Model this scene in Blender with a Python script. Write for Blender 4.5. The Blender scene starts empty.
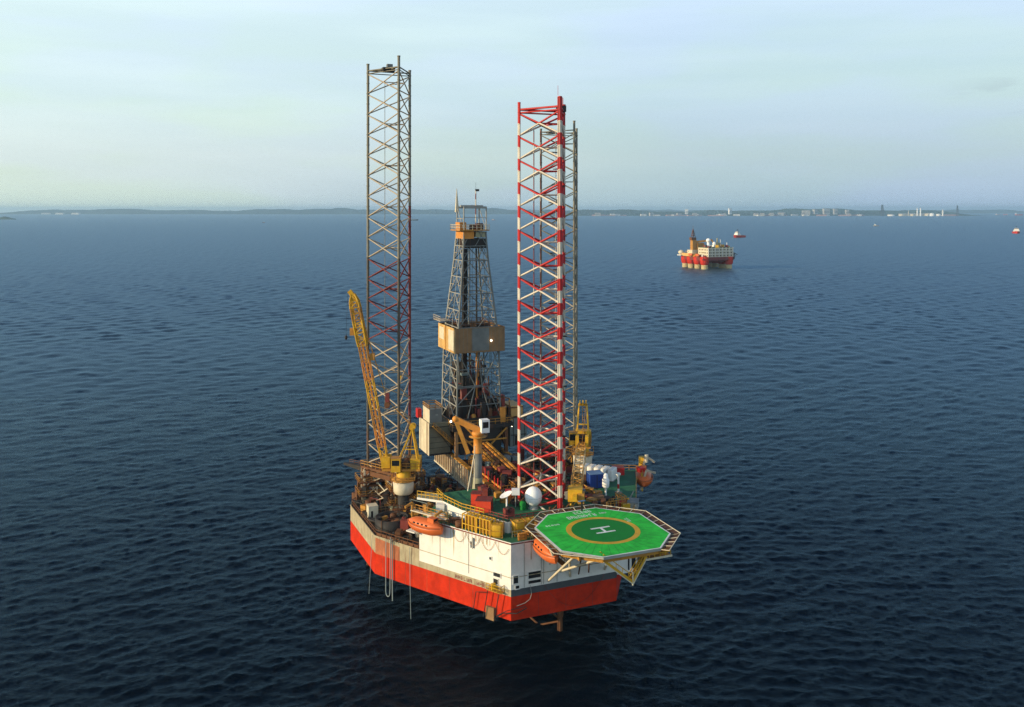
import bpy, math, random
import numpy as np
from mathutils import Vector, Matrix
R = math.radians
S = bpy.context.scene
COL = S.collection
rng = random.Random(7)

VEIL_L = ((.60, .73, .65), (.67, .81, .72), (.68, .87, .80), (.70, .89, .99))
VEIL_R = ((.37, .52, .63), (.455, .59, .64), (.51, .69, .72), (.60, .79, .92))
# ------------------------------------------------------------------ camera and light
CAM_Z = 77.0
FPX = 880.0
cam_d = bpy.data.cameras.new('camera'); cam = bpy.data.objects.new('camera', cam_d); COL.objects.link(cam)
cam.location = (0, 0, CAM_Z); cam.rotation_euler = (R(90), 0, 0)
cam_d.sensor_width = 36; cam_d.lens = FPX / 1024 * 36
cam_d.shift_y = -(353.5 - 210.0) / 1024
cam_d.clip_start = 1; cam_d.clip_end = 90000
S.camera = cam
SUN_EL, SUN_AZ = R(15), math.atan2(-0.30, -0.954)      # direction towards the sun, angle from +X
sd = Vector((math.cos(SUN_EL) * math.cos(SUN_AZ), math.cos(SUN_EL) * math.sin(SUN_AZ), math.sin(SUN_EL)))
sun_d = bpy.data.lights.new('sun', 'SUN'); sun = bpy.data.objects.new('sun', sun_d); COL.objects.link(sun)
sun_d.energy = 5.0; sun_d.angle = R(0.5); sun_d.color = (1.0, 0.79, 0.49)
sun.rotation_euler = sd.to_track_quat('Z', 'Y').to_euler()
sun.location = sd * 400

W = bpy.data.worlds.new('World'); S.world = W; W.use_nodes = True
nt = W.node_tree; N = nt.nodes; Lk = nt.links
N.clear()
sky = N.new('ShaderNodeTexSky'); sky.sky_type = 'NISHITA'; sky.sun_disc = False
sky.sun_elevation = SUN_EL
sky.sun_rotation = math.atan2(sd.x, sd.y)              # measured clockwise from +Y
sky.altitude = 0; sky.air_density = 1.0; sky.dust_density = 1.0; sky.ozone_density = 2.5
bg = N.new('ShaderNodeBackground'); bg.inputs['Strength'].default_value = 0.11
out = N.new('ShaderNodeOutputWorld')
tc = N.new('ShaderNodeTexCoord')
# a veil of thin high cloud stands over the water ahead, brightest some way up and bluish grey low down;
# it breaks up overhead, where the clear sky shows
sp = N.new('ShaderNodeSeparateXYZ'); Lk.new(tc.outputs['Generated'], sp.inputs[0])
def mrange(src, a, b, c, d):
    n = N.new('ShaderNodeMapRange'); n.interpolation_type = 'SMOOTHSTEP'
    for k, v in (('From Min', a), ('From Max', b), ('To Min', c), ('To Max', d)): n.inputs[k].default_value = v
    Lk.new(src, n.inputs['Value']); return n.outputs[0]
def mul(a, b):
    n = N.new('ShaderNodeMath'); n.operation = 'MULTIPLY'; Lk.new(a, n.inputs[0])
    if isinstance(b, float): n.inputs[1].default_value = b
    else: Lk.new(b, n.inputs[1])
    return n.outputs[0]
def ramp(cols):
    r = N.new('ShaderNodeValToRGB'); ve = r.color_ramp.elements
    for p, c in zip((0.0, .06, .125, .25), cols):
        if p == 0.0: e = ve[0]
        elif p == .25: e = ve[-1]; e.position = .25
        else: e = ve.new(p)
        e.color = (*c, 1)
    Lk.new(sp.outputs['Z'], r.inputs['Fac']); return r.outputs['Color']
veil = N.new('ShaderNodeMix'); veil.data_type = 'RGBA'; Lk.new(ramp(VEIL_L), veil.inputs['A']); Lk.new(ramp(VEIL_R), veil.inputs['B'])
sc_ = N.new('ShaderNodeMix'); sc_.data_type = 'RGBA'; sc_.blend_type = 'MULTIPLY'; sc_.inputs['Factor'].default_value = 1; sc_.inputs['B'].default_value = (9.1, 9.1, 9.1, 1)
# unseen brighter sky added behind the camera, to fill the shaded bow side
back = mrange(sp.outputs['Y'], -.55, -.05, 1.3, 1.0)
bk = N.new('ShaderNodeVectorMath'); bk.operation = 'SCALE'; Lk.new(veil.outputs['Result'], bk.inputs[0]); Lk.new(back, bk.inputs['Scale'])
# faint lavender and cream drifts in the veil
nz3 = N.new('ShaderNodeTexNoise'); nz3.inputs['Scale'].default_value = 3.4; nz3.inputs['Detail'].default_value = 3
mp3 = N.new('ShaderNodeMapping'); mp3.inputs['Scale'].default_value = (1, 1, 5); mp3.inputs['Location'].default_value = (3, 1, 0)
Lk.new(tc.outputs['Generated'], mp3.inputs['Vector']); Lk.new(mp3.outputs['Vector'], nz3.inputs['Vector'])
hue = N.new('ShaderNodeMix'); hue.data_type = 'RGBA'; hue.inputs['A'].default_value = (1.03, 1.0, .97, 1); hue.inputs['B'].default_value = (1.04, .985, 1.07, 1)
Lk.new(mrange(nz3.outputs['Fac'], .4, .62, 0, 1), hue.inputs['Factor'])
hm = N.new('ShaderNodeMix'); hm.data_type = 'RGBA'; hm.blend_type = 'MULTIPLY'; hm.inputs['Factor'].default_value = 1
Lk.new(bk.outputs[0], hm.inputs['A']); Lk.new(hue.outputs['Result'], hm.inputs['B']); Lk.new(hm.outputs['Result'], sc_.inputs['A'])
Lk.new(mrange(sp.outputs['X'], -.62, .35, 0, 1), veil.inputs['Factor'])
mp = N.new('ShaderNodeMapping'); mp.inputs['Scale'].default_value = (1.3, 1.3, 12.0); mp.inputs['Rotation'].default_value = (0, R(3), 0)
nz = N.new('ShaderNodeTexNoise'); nz.inputs['Scale'].default_value = 2.2; nz.inputs['Detail'].default_value = 6
Lk.new(tc.outputs['Generated'], mp.inputs['Vector']); Lk.new(mp.outputs['Vector'], nz.inputs['Vector'])
def lerp(t, a, b):
    n = N.new('ShaderNodeMix'); Lk.new(t, n.inputs['Factor']); Lk.new(a, n.inputs['A']); Lk.new(b, n.inputs['B']); return n.outputs['Result']
top = lerp(mrange(sp.outputs['Y'], -.35, .25, 0, 1), mrange(sp.outputs['Z'], .35, .85, 1, .25), mrange(sp.outputs['Z'], .22, .36, 1, 0))
cover = mul(top, mrange(nz.outputs['Fac'], .3, .7, .86, .97))
tint = N.new('ShaderNodeMix'); tint.data_type = 'RGBA'; tint.blend_type = 'MULTIPLY'; tint.inputs['Factor'].default_value = 1; tint.inputs['B'].default_value = (.62, .86, 1.12, 1)
Lk.new(sky.outputs['Color'], tint.inputs['A'])
mx = N.new('ShaderNodeMix'); mx.data_type = 'RGBA'
Lk.new(cover, mx.inputs['Factor']); Lk.new(tint.outputs['Result'], mx.inputs['A']); Lk.new(sc_.outputs['Result'], mx.inputs['B'])
# scraps of darker cloud low in the east
nz2 = N.new('ShaderNodeTexNoise'); nz2.inputs['Scale'].default_value = 9.0; nz2.inputs['Detail'].default_value = 5
mp2 = N.new('ShaderNodeMapping'); mp2.inputs['Scale'].default_value = (1, 1, 5); mp2.inputs['Rotation'].default_value = (0, R(14), 0)
Lk.new(tc.outputs['Generated'], mp2.inputs['Vector']); Lk.new(mp2.outputs['Vector'], nz2.inputs['Vector'])
band = mul(mul(mrange(sp.outputs['Z'], .085, .11, 0, 1), mrange(sp.outputs['Z'], .115, .14, 1, 0)), mrange(sp.outputs['X'], .42, .50, 0, 1))
scrap = mul(mul(band, mrange(nz2.outputs['Fac'], .5, .62, 0, 1)), .45)
mx2 = N.new('ShaderNodeMix'); mx2.data_type = 'RGBA'; mx2.inputs['B'].default_value = (3.2, 4.0, 4.6, 1)
Lk.new(scrap, mx2.inputs['Factor']); Lk.new(mx.outputs['Result'], mx2.inputs['A'])
Lk.new(mx2.outputs['Result'], bg.inputs['Color']); Lk.new(bg.outputs[0], out.inputs[0])
S.view_settings.view_transform = 'Standard'; S.view_settings.look = 'None'
S.view_settings.exposure = 0.2; S.view_settings.gamma = 1.0; S.view_settings.use_curve_mapping = False
S.render.engine = 'CYCLES'
S.cycles.use_denoising = True; S.cycles.denoising_prefilter = 'NONE'; S.cycles.denoising_input_passes = 'RGB_ALBEDO_NORMAL'
S.cycles.max_bounces = 6; S.cycles.volume_bounces = 1; S.cycles.caustics_reflective = False
S.cycles.sample_clamp_indirect = 4.0

# ------------------------------------------------------------------ materials
M = {}
def srgb(h):
    h = h.lstrip('#'); v = [int(h[i:i + 2], 16) / 255 for i in (0, 2, 4)]
    return tuple(c / 12.92 if c < .04045 else ((c + .055) / 1.055) ** 2.4 for c in v)
def paint(name, rgb, rough=0.5, wear=0.30, rust=0.25, metal=0.0, spec=0.3, rustcol=(0.13, 0.045, 0.018), scale=1.0):
    """weathered paint: blotchy tone, rust runs drawn out down the steel"""
    m = bpy.data.materials.new(name); m.use_nodes = True
    t = m.node_tree; n = t.nodes; l = t.links
    b = n['Principled BSDF']; b.inputs['Metallic'].default_value = metal
    b.inputs['Specular IOR Level'].default_value = spec
    c = n.new('ShaderNodeTexCoord')
    n1 = n.new('ShaderNodeTexNoise'); n1.inputs['Scale'].default_value = 0.55 * scale
    n1.inputs['Detail'].default_value = 7; n1.inputs['Roughness'].default_value = 0.65
    l.new(c.outputs['Object'], n1.inputs['Vector'])
    r1 = n.new('ShaderNodeValToRGB'); r1.color_ramp.elements[0].position = 0.36; r1.color_ramp.elements[1].position = 0.66
    d = 1 - wear
    r1.color_ramp.elements[0].color = (rgb[0] * d, rgb[1] * d, rgb[2] * d, 1); r1.color_ramp.elements[1].color = (*rgb, 1)
    l.new(n1.outputs['Fac'], r1.inputs['Fac'])
    mp = n.new('ShaderNodeMapping'); mp.inputs['Scale'].default_value = (1.1 * scale, 1.1 * scale, 0.13 * scale)
    l.new(c.outputs['Object'], mp.inputs['Vector'])
    n2 = n.new('ShaderNodeTexNoise'); n2.inputs['Scale'].default_value = 1.0; n2.inputs['Detail'].default_value = 8
    n2.inputs['Roughness'].default_value = 0.7
    l.new(mp.outputs['Vector'], n2.inputs['Vector'])
    r2 = n.new('ShaderNodeValToRGB'); r2.color_ramp.elements[0].position = 0.70 - 0.32 * rust
    r2.color_ramp.elements[1].position = 0.86 - 0.20 * rust
    r2.color_ramp.elements[0].color = (0, 0, 0, 1)
    k = min(1, 0.45 + rust); r2.color_ramp.elements[1].color = (k, k, k, 1)
    l.new(n2.outputs['Fac'], r2.inputs['Fac'])
    x = n.new('ShaderNodeMix'); x.data_type = 'RGBA'; x.inputs['B'].default_value = (*rustcol, 1)
    l.new(r1.outputs['Color'], x.inputs['A']); l.new(r2.outputs['Color'], x.inputs['Factor'])
    l.new(x.outputs['Result'], b.inputs['Base Color'])
    rr = n.new('ShaderNodeMapRange'); rr.inputs['To Min'].default_value = max(.1, rough - .1); rr.inputs['To Max'].default_value = min(1, rough + .2)
    l.new(n1.outputs['Fac'], rr.inputs['Value']); l.new(rr.outputs[0], b.inputs['Roughness'])
    M[name] = m; return m
paint('white', (0.74, 0.72, 0.66), .5, .14, .17, rustcol=(0.30, 0.19, 0.08))
paint('white clean', (0.80, 0.80, 0.78), .4, .06, 0)
paint('cream', (0.62, 0.55, 0.40), .5, .22, .30)
paint('rust run', (0.50, 0.40, 0.20), .7, .4, .4)
paint('hull red', (0.54, 0.028, 0.006), .6, .32, .22, spec=.12, rustcol=(0.28, 0.07, 0.03))
paint('hull beige', (0.42, 0.36, 0.23), .55, .30, .55)
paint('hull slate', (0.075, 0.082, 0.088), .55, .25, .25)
paint('hull rusty', (0.50, 0.16, 0.07), .6, .35, .70)
paint('deck green', (0.028, 0.15, 0.070), .7, .35, .22)
paint('heli green', (0.034, 0.53, 0.062), .7, .38, .22, spec=.1, rustcol=(0.03, 0.10, 0.04))
paint('heli dark green', (0.012, 0.19, 0.032), .7, .15, .03, spec=.1)
paint('heli yellow', (0.58, 0.34, 0.02), .6, .22, .25)
paint('marking white', (0.66, 0.70, 0.70), .6, .25, 0)
paint('seam green', (0.020, 0.26, 0.040), .8, .3, 0)
paint('yellow', (0.64, 0.36, 0.018), .5, .30, .42, rustcol=(0.28, 0.11, 0.02))
paint('ochre', (0.46, 0.22, 0.035), .5, .30, .50)
paint('orange steel', (0.62, 0.25, 0.04), .5, .25, .35)
paint('lifeboat orange', (0.62, 0.14, 0.035), .35, .14, .08)
paint('lifeboat fender orange', (0.40, 0.10, 0.03), .5, .2, .1)  # darker orange of the fender strip
paint('red', (0.46, 0.018, 0.016), .45, .20, .12)
paint('signal red', (0.66, 0.060, 0.022), .5, .2, .1)
paint('oxide red', (0.20, 0.038, 0.030), .6, .30, .30)
paint('leg white', (0.62, 0.56, 0.46), .5, .22, .38)
paint('leg grey', (0.21, 0.195, 0.145), .55, .30, .40)
paint('leg dark', (0.10, 0.088, 0.065), .6, .30, .55)
paint('leg cream', (0.46, 0.38, 0.27), .55, .28, .32)
paint('grey steel', (0.17, 0.18, 0.17), .5, .25, .25)
paint('pale steel', (0.32, 0.32, 0.29), .45, .20, .22)
paint('grey teal', (0.14, 0.18, 0.18), .55, .25, .25)
paint('dark steel', (0.026, 0.023, 0.021), .6, .40, .45)
paint('rust brown', (0.15, 0.062, 0.024), .7, .40, .60)
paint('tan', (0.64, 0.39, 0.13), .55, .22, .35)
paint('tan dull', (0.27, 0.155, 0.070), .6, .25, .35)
paint('house shade olive', (0.15, 0.145, 0.10), .6, .3, .3)
paint('olive', (0.33, 0.32, 0.20), .6, .25, .25)
paint('blue', (0.018, 0.055, 0.27), .45, .2, .1)
paint('pale blue', (0.12, 0.22, 0.40), .45, .2, .1)
paint('rope', (0.26, 0.30, 0.29), .8, .2, .1)
paint('black', (0.012, 0.012, 0.013), .35, .2, 0)
paint('glass', (0.012, 0.014, 0.016), .12, .1, 0)
paint('timber', (0.30, 0.15, 0.07), .7, .3, .2)
paint('concrete', (0.42, 0.41, 0.38), .8, .2, .1)
paint('shore pink', (0.50, 0.30, 0.26), .8, .2, 0)
paint('forest', (0.035, 0.070, 0.050), .9, .45, 0, scale=.01)
def lamp(name, rgb, s):
    m = bpy.data.materials.new(name); m.use_nodes = True; b = m.node_tree.nodes['Principled BSDF']
    b.inputs['Emission Color'].default_value = (*rgb, 1); b.inputs['Emission Strength'].default_value = s; M[name] = m
lamp('lamp', (1, .80, .52), 9.0)

# ------------------------------------------------------------------ mesh builder
class MB:
    def __init__(self): self.v = []; self.f = []; self.mi = []; self.sm = []; self.mats = []; self.cur = 0; self.xf = None
    def use(self, name):
        if name not in self.mats: self.mats.append(name)
        self.cur = self.mats.index(name); return self
    def _add(self, vs, fs, smooth=False):
        o = len(self.v)
        if self.xf is not None: vs = [tuple(self.xf @ Vector(p)) for p in vs]
        self.v += [tuple(p) for p in vs]
        for f in fs: self.f.append([o + i for i in f]); self.mi.append(self.cur); self.sm.append(smooth)
        return self
    def box(self, x0, x1, y0, y1, z0, z1):
        return self._add([(x0, y0, z0), (x1, y0, z0), (x1, y1, z0), (x0, y1, z0), (x0, y0, z1), (x1, y0, z1), (x1, y1, z1), (x0, y1, z1)],
                         [(3, 2, 1, 0), (4, 5, 6, 7), (0, 1, 5, 4), (1, 2, 6, 5), (2, 3, 7, 6), (3, 0, 4, 7)])
    def cbox(self, c, s, rz=0.0):
        h = [k / 2 for k in s]; ca, sa = math.cos(rz), math.sin(rz); vs = []
        for dz in (-h[2], h[2]):
            for dx, dy in ((-h[0], -h[1]), (h[0], -h[1]), (h[0], h[1]), (-h[0], h[1])):
                vs.append((c[0] + dx * ca - dy * sa, c[1] + dx * sa + dy * ca, c[2] + dz))
        return self._add(vs, [(3, 2, 1, 0), (4, 5, 6, 7), (0, 1, 5, 4), (1, 2, 6, 5), (2, 3, 7, 6), (3, 0, 4, 7)])
    def prism(self, poly, z0, z1, top=None, sides=None):
        n = len(poly); base = self.cur
        vs = [(x, y, z0) for x, y in poly] + [(x, y, z1) for x, y in poly]
        o = len(self.v)
        self._add(vs, [])
        def F(ix, mat):
            if mat: self.use(mat)
            self.f.append([o + i for i in ix]); self.mi.append(self.cur); self.sm.append(False); self.cur = base
        F(list(range(n))[::-1], None); F([n + i for i in range(n)], top)
        for i in range(n):
            j = (i + 1) % n; F([i, j, n + j, n + i], sides[i] if sides else None)
        return self
    def bar(self, p, q, r, n=6, r2=None):
        p, q = Vector(p), Vector(q); d = q - p
        if d.length < 1e-6: return self
        d.normalize(); a = d.orthogonal().normalized(); b = d.cross(a); r2 = r if r2 is None else r2; vs = []
        for c, rr in ((p, r), (q, r2)):
            for i in range(n):
                t = 2 * math.pi * i / n; vs.append(c + a * math.cos(t) * rr + b * math.sin(t) * rr)
        fs = [(i, (i + 1) % n, n + (i + 1) % n, n + i) for i in range(n)]
        self._add(vs, fs, n > 5)
        return self._add(vs, [list(range(n))[::-1], [n + i for i in range(n)]])
    def beam(self, p, q, w, h):
        p, q = Vector(p), Vector(q); d = (q - p).normalized()
        s = d.cross(Vector((0, 0, 1)))
        s = s.normalized() if s.length > 1e-4 else Vector((1, 0, 0)); u = s.cross(d).normalized()
        vs = [c + s * a * w / 2 + u * b * h / 2 for c in (p, q) for a, b in ((-1, -1), (1, -1), (1, 1), (-1, 1))]
        return self._add(vs, [(3, 2, 1, 0), (4, 5, 6, 7), (0, 1, 5, 4), (1, 2, 6, 5), (2, 3, 7, 6), (3, 0, 4, 7)])
    def path(self, pts, r, n=6):
        for a, b in zip(pts, pts[1:]): self.bar(a, b, r, n)
        return self
    def lathe(self, prof, c=(0, 0, 0), n=16):
        vs = []
        for r, z in prof:
            for i in range(n):
                t = 2 * math.pi * i / n; vs.append((c[0] + r * math.cos(t), c[1] + r * math.sin(t), c[2] + z))
        k = len(prof)
        self._add(vs, [(a * n + i, a * n + (i + 1) % n, (a + 1) * n + (i + 1) % n, (a + 1) * n + i) for a in range(k - 1) for i in range(n)], True)
        return self._add(vs, [list(range(n))[::-1], [(k - 1) * n + i for i in range(n)]])
    def sphere(self, c, r, n=16, sz=1.0):
        prof = [(max(.001, r * math.sin(math.pi * i / 10)), -r * sz * math.cos(math.pi * i / 10)) for i in range(11)]
        return self.lathe(prof, c, n)
    def quad(self, *p): return self._add(p, [list(range(len(p)))])
    def loft(self, secs, smooth=True):
        n = len(secs[0]); vs = [p for s in secs for p in s]
        self._add(vs, [(a * n + i, a * n + (i + 1) % n, (a + 1) * n + (i + 1) % n, (a + 1) * n + i) for a in range(len(secs) - 1) for i in range(n)], smooth)
        return self._add(vs, [list(range(n))[::-1], [(len(secs) - 1) * n + i for i in range(n)]])
    def rail(self, pts, z=None, h=1.1, sp=1.9, r=0.055):
        P = [Vector((*p, z)) if len(p) == 2 else Vector(p) for p in pts]
        for a, b in zip(P, P[1:]):
            L = (b - a).length; k = max(1, round(L / sp)); up = Vector((0, 0, 1))
            for i in range(k + 1):
                c = a.lerp(b, i / k); self.bar(c, c + up * h, r, 4)
            for t in (0.5, 1.0): self.bar(a + up * h * t, b + up * h * t, r, 4)
        return self
    def ladder(self, p, q, w=0.7, st=0.6, r=0.07):
        p, q = Vector(p), Vector(q); d = q - p; s = d.cross(Vector((0, 0, 1)))
        s = (s.normalized() if s.length > 1e-3 else Vector((1, 0, 0))) * w / 2
        self.bar(p - s, q - s, r, 4); self.bar(p + s, q + s, r, 4); k = max(2, int(d.length / st))
        for i in range(1, k): c = p + d * i / k; self.bar(c - s, c + s, r * .8, 4)
        return self
    def build(self, name, parent=None):
        me = bpy.data.meshes.new(name); me.from_pydata(self.v, [], self.f)
        for m in self.mats: me.materials.append(M[m])
        me.polygons.foreach_set('material_index', self.mi); me.polygons.foreach_set('use_smooth', self.sm)
        me.update()
        o = bpy.data.objects.new(name, me); COL.objects.link(o)
        if parent is not None: o.parent = parent
        return o
def mb(mat): return MB().use(mat)
def tag(o, label=None, cat=None, group=None, kind=None):
    if label: o['label'] = label
    if cat: o['category'] = cat
    if group: o['group'] = group
    if kind: o['kind'] = kind
    return o
def empty(name, loc, rz=0.0):
    o = bpy.data.objects.new(name, None); COL.objects.link(o); o.location = loc; o.rotation_euler = (0, 0, rz); o.empty_display_size = .5
    return o
def copy_tree(o, parent=None):
    c = o.copy(); COL.objects.link(c)
    if parent is not None: c.parent = parent
    for ch in o.children: copy_tree(ch, c)
    return c
# the rig stands at an angle: x to its starboard, y towards its stern
RIG_O = Vector((6.7, 166.0, 0.0)); RIG_A = R(22.5)
RIG_M = Matrix.Translation(RIG_O) @ Matrix.Rotation(RIG_A, 4, 'Z')
def on_rig(name, x, y, z, rz=0.0): return empty(name, RIG_M @ Vector((x, y, z)), RIG_A + rz)
# ------------------------------------------------------------------ sea
def build_water():
    ang = np.concatenate([np.radians(np.arange(-180, -44, 6.0)), np.radians(np.arange(-44, 44.01, 0.095)), np.radians(np.arange(50, 181, 6.0))])
    dy = np.concatenate([np.arange(590, 120, -0.8), np.arange(120, 20, -0.55), np.arange(20, 2.55, -0.35)])
    rad = np.concatenate([np.linspace(0.3, 114, 120), FPX * CAM_Z / dy])
    rad[-1] = 26000.0
    step = np.gradient(rad)
    A, Rr = np.meshgrid(ang, rad); St = np.repeat(step[:, None], len(ang), 1)
    X = (Rr * np.sin(A)).astype(np.float32); Y = (Rr * np.cos(A)).astype(np.float32); St = St.astype(np.float32)
    lat = Rr * np.gradient(ang)[None, :]
    St = np.maximum(St, lat).astype(np.float32)
    g = np.random.default_rng(11)
    nw = 160
    lam = np.exp(g.uniform(np.log(0.5), np.log(9.5), nw))
    Z = np.zeros_like(X); DX = np.zeros_like(X); DY = np.zeros_like(X); lost = np.zeros_like(X)
    mss_each = 0.050 / nw
    # gusts: slow variation of how rough the water is
    gust = 1 + 0.22 * np.sin(X / 61 + 1.3 * np.sin(Y / 143)) * np.sin(Y / 97 + 0.9 * np.sin(X / 180))
    for L in lam:
        k = 2 * np.pi / L
        spread = 0.62 if L > 5 else 0.95
        th = np.radians(-78) + g.normal(0, spread)
        w = .85 if L < 1.4 else (1.0 if L < 4 else .45)
        a = np.sqrt(2 * mss_each) * w / k
        ph = g.uniform(0, 2 * np.pi)
        fade = np.exp(-(0.55 * St / L) ** 2) * gust
        p = k * (np.cos(th) * X + np.sin(th) * Y) + ph
        s = np.sin(p); c = np.cos(p)
        Z += (a * fade * c).astype(np.float32)
        DX -= (0.9 * a * fade * np.cos(th) * s).astype(np.float32); DY -= (0.9 * a * fade * np.sin(th) * s).astype(np.float32)
        lost += ((1 - np.exp(-2 * (0.55 * St / L) ** 2)) * mss_each * w * w).astype(np.float32)
    # longer, lower seas that still show far out, in groups
    for L in np.exp(g.uniform(np.log(6), np.log(19), 46)):
        k = 2 * np.pi / L; th = np.radians(-78) + g.normal(0, 1.0); ph = g.uniform(0, 2 * np.pi)
        a = np.sqrt(2 * 0.022 / 46) / k
        far = np.clip((Rr - 200) / 700, .12, 1.0); fade = np.exp(-(.35 * St / L) ** 2) * far
        p = k * (np.cos(th) * X + np.sin(th) * Y) + ph
        Z += (a * fade * np.cos(p)).astype(np.float32)
    X += DX; Y += DY
    nr, nc = X.shape
    co = np.stack([X, Y, Z], -1).reshape(-1, 3)
    i = np.arange(nr - 1)[:, None] * nc + np.arange(nc - 1)[None, :]
    q = np.stack([i, i + 1, i + nc + 1, i + nc], -1).reshape(-1, 4)
    me = bpy.data.meshes.new('sea')
    me.vertices.add(len(co)); me.vertices.foreach_set('co', co.astype(np.float32).ravel())
    me.loops.add(q.size); me.loops.foreach_set('vertex_index', q.astype(np.int32).ravel())
    me.polygons.add(len(q)); me.polygons.foreach_set('loop_start', (np.arange(len(q)) * 4).astype(np.int32))
    me.polygons.foreach_set('use_smooth', np.ones(len(q), dtype=bool))
    at = me.attributes.new('fine_slope', 'FLOAT', 'POINT'); at.data.foreach_set('value', lost.astype(np.float32).ravel())
    me.update(calc_edges=True)
    o = bpy.data.objects.new('sea', me); COL.objects.link(o)
    m = bpy.data.materials.new('sea water'); m.use_nodes = True; t = m.node_tree; n = t.nodes; l = t.links
    n.remove(n['Principled BSDF']); om = n['Material Output']
    df = n.new('ShaderNodeBsdfDiffuse'); df.inputs['Color'].default_value = (0.0005, 0.0022, 0.0048, 1)      # upwelling light
    gl = n.new('ShaderNodeBsdfGlossy'); gl.distribution = 'MULTI_GGX'; gl.inputs['Color'].default_value = (0.58, 0.84, 1.0, 1)
    fr = n.new('ShaderNodeFresnel'); fr.inputs['IOR'].default_value = 1.175
    ms = n.new('ShaderNodeMixShader'); lim = n.new('ShaderNodeMath'); lim.operation = 'MULTIPLY'; lim.inputs[1].default_value = 0.57
    e1 = n.new('ShaderNodeMath'); e1.operation = 'MULTIPLY'; e1.inputs[1].default_value = -2.0; l.new(fr.outputs[0], e1.inputs[0])
    e2 = n.new('ShaderNodeMath'); e2.operation = 'EXPONENT'; l.new(e1.outputs[0], e2.inputs[0])
    e3 = n.new('ShaderNodeMath'); e3.operation = 'SUBTRACT'; e3.inputs[0].default_value = 1.0; l.new(e2.outputs[0], e3.inputs[1]); l.new(e3.outputs[0], lim.inputs[0]); l.new(lim.outputs[0], ms.inputs[0]); l.new(df.outputs[0], ms.inputs[1]); l.new(gl.outputs[0], ms.inputs[2]); l.new(ms.outputs[0], om.inputs['Surface'])
    tcn = n.new('ShaderNodeTexCoord')
    mp = n.new('ShaderNodeMapping'); mp.inputs['Rotation'].default_value = (0, 0, R(10)); mp.inputs['Scale'].default_value = (0.55, 1.0, 1.0)
    l.new(tcn.outputs['Object'], mp.inputs['Vector'])
    n1 = n.new('ShaderNodeTexNoise'); n1.inputs['Scale'].default_value = 1.7; n1.inputs['Detail'].default_value = 7; n1.inputs['Roughness'].default_value = 0.66
    n1.inputs['Distortion'].default_value = 0.6
    l.new(mp.outputs['Vector'], n1.inputs['Vector'])
    bu = n.new('ShaderNodeBump'); bu.inputs['Strength'].default_value = 0.9; bu.inputs['Distance'].default_value = 0.22
    l.new(n1.outputs['Fac'], bu.inputs['Height']); l.new(bu.outputs['Normal'], gl.inputs['Normal'])
    bu2 = n.new('ShaderNodeBump'); bu2.inputs['Strength'].default_value = 0.45; bu2.inputs['Distance'].default_value = 0.22; l.new(n1.outputs['Fac'], bu2.inputs['Height']); l.new(bu2.outputs['Normal'], fr.inputs['Normal'])
    an = n.new('ShaderNodeAttribute'); an.attribute_name = 'fine_slope'
    mr = n.new('ShaderNodeMapRange'); mr.inputs['From Max'].default_value = 0.046; mr.inputs['To Min'].default_value = 0.12; mr.inputs['To Max'].default_value = 0.48
    l.new(an.outputs['Fac'], mr.inputs['Value'])
    n3 = n.new('ShaderNodeTexNoise'); n3.inputs['Scale'].default_value = 1.0; n3.inputs['Detail'].default_value = 4
    mp3 = n.new('ShaderNodeMapping'); mp3.inputs['Scale'].default_value = (0.0035, 0.010, 1)
    l.new(tcn.outputs['Object'], mp3.inputs['Vector']); l.new(mp3.outputs['Vector'], n3.inputs['Vector'])
    mr3 = n.new('ShaderNodeMapRange'); mr3.inputs['From Min'].default_value = .3; mr3.inputs['From Max'].default_value = .7
    mr3.inputs['To Min'].default_value = -0.02; mr3.inputs['To Max'].default_value = 0.02
    l.new(n3.outputs['Fac'], mr3.inputs['Value'])
    add = n.new('ShaderNodeMath'); add.operation = 'ADD'; add.use_clamp = True
    l.new(mr.outputs[0], add.inputs[0]); l.new(mr3.outputs[0], add.inputs[1]); l.new(add.outputs[0], gl.inputs['Roughness'])
    me.materials.append(m)
    return tag(o, kind='structure')
build_water()

# ------------------------------------------------------------------ air
def build_haze():
    h = MB(); h.mats = []
    me_v = [(-27000, -400, -2.5), (27000, -400, -2.5), (27000, 27500, -2.5), (-27000, 27500, -2.5)]
    v = me_v + [(x, y, 150.0) for x, y, z in me_v]
    me = bpy.data.meshes.new('haze')
    me.from_pydata(v, [], [(3, 2, 1, 0), (4, 5, 6, 7), (0, 1, 5, 4), (1, 2, 6, 5), (2, 3, 7, 6), (3, 0, 4, 7)])
    m = bpy.data.materials.new('haze air'); m.use_nodes = True; t = m.node_tree
    t.nodes.clear(); o = t.nodes.new('ShaderNodeOutputMaterial'); p = t.nodes.new('ShaderNodeVolumePrincipled')
    p.inputs['Color'].default_value = (0.46, 0.70, 0.90, 1); p.inputs['Density'].default_value = 0.00006
    p.inputs['Anisotropy'].default_value = 0.2
    t.links.new(p.outputs[0], o.inputs['Volume']); me.materials.append(m)
    ob = bpy.data.objects.new('haze', me); COL.objects.link(ob)
    return tag(ob, kind='stuff')
build_haze()
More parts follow.
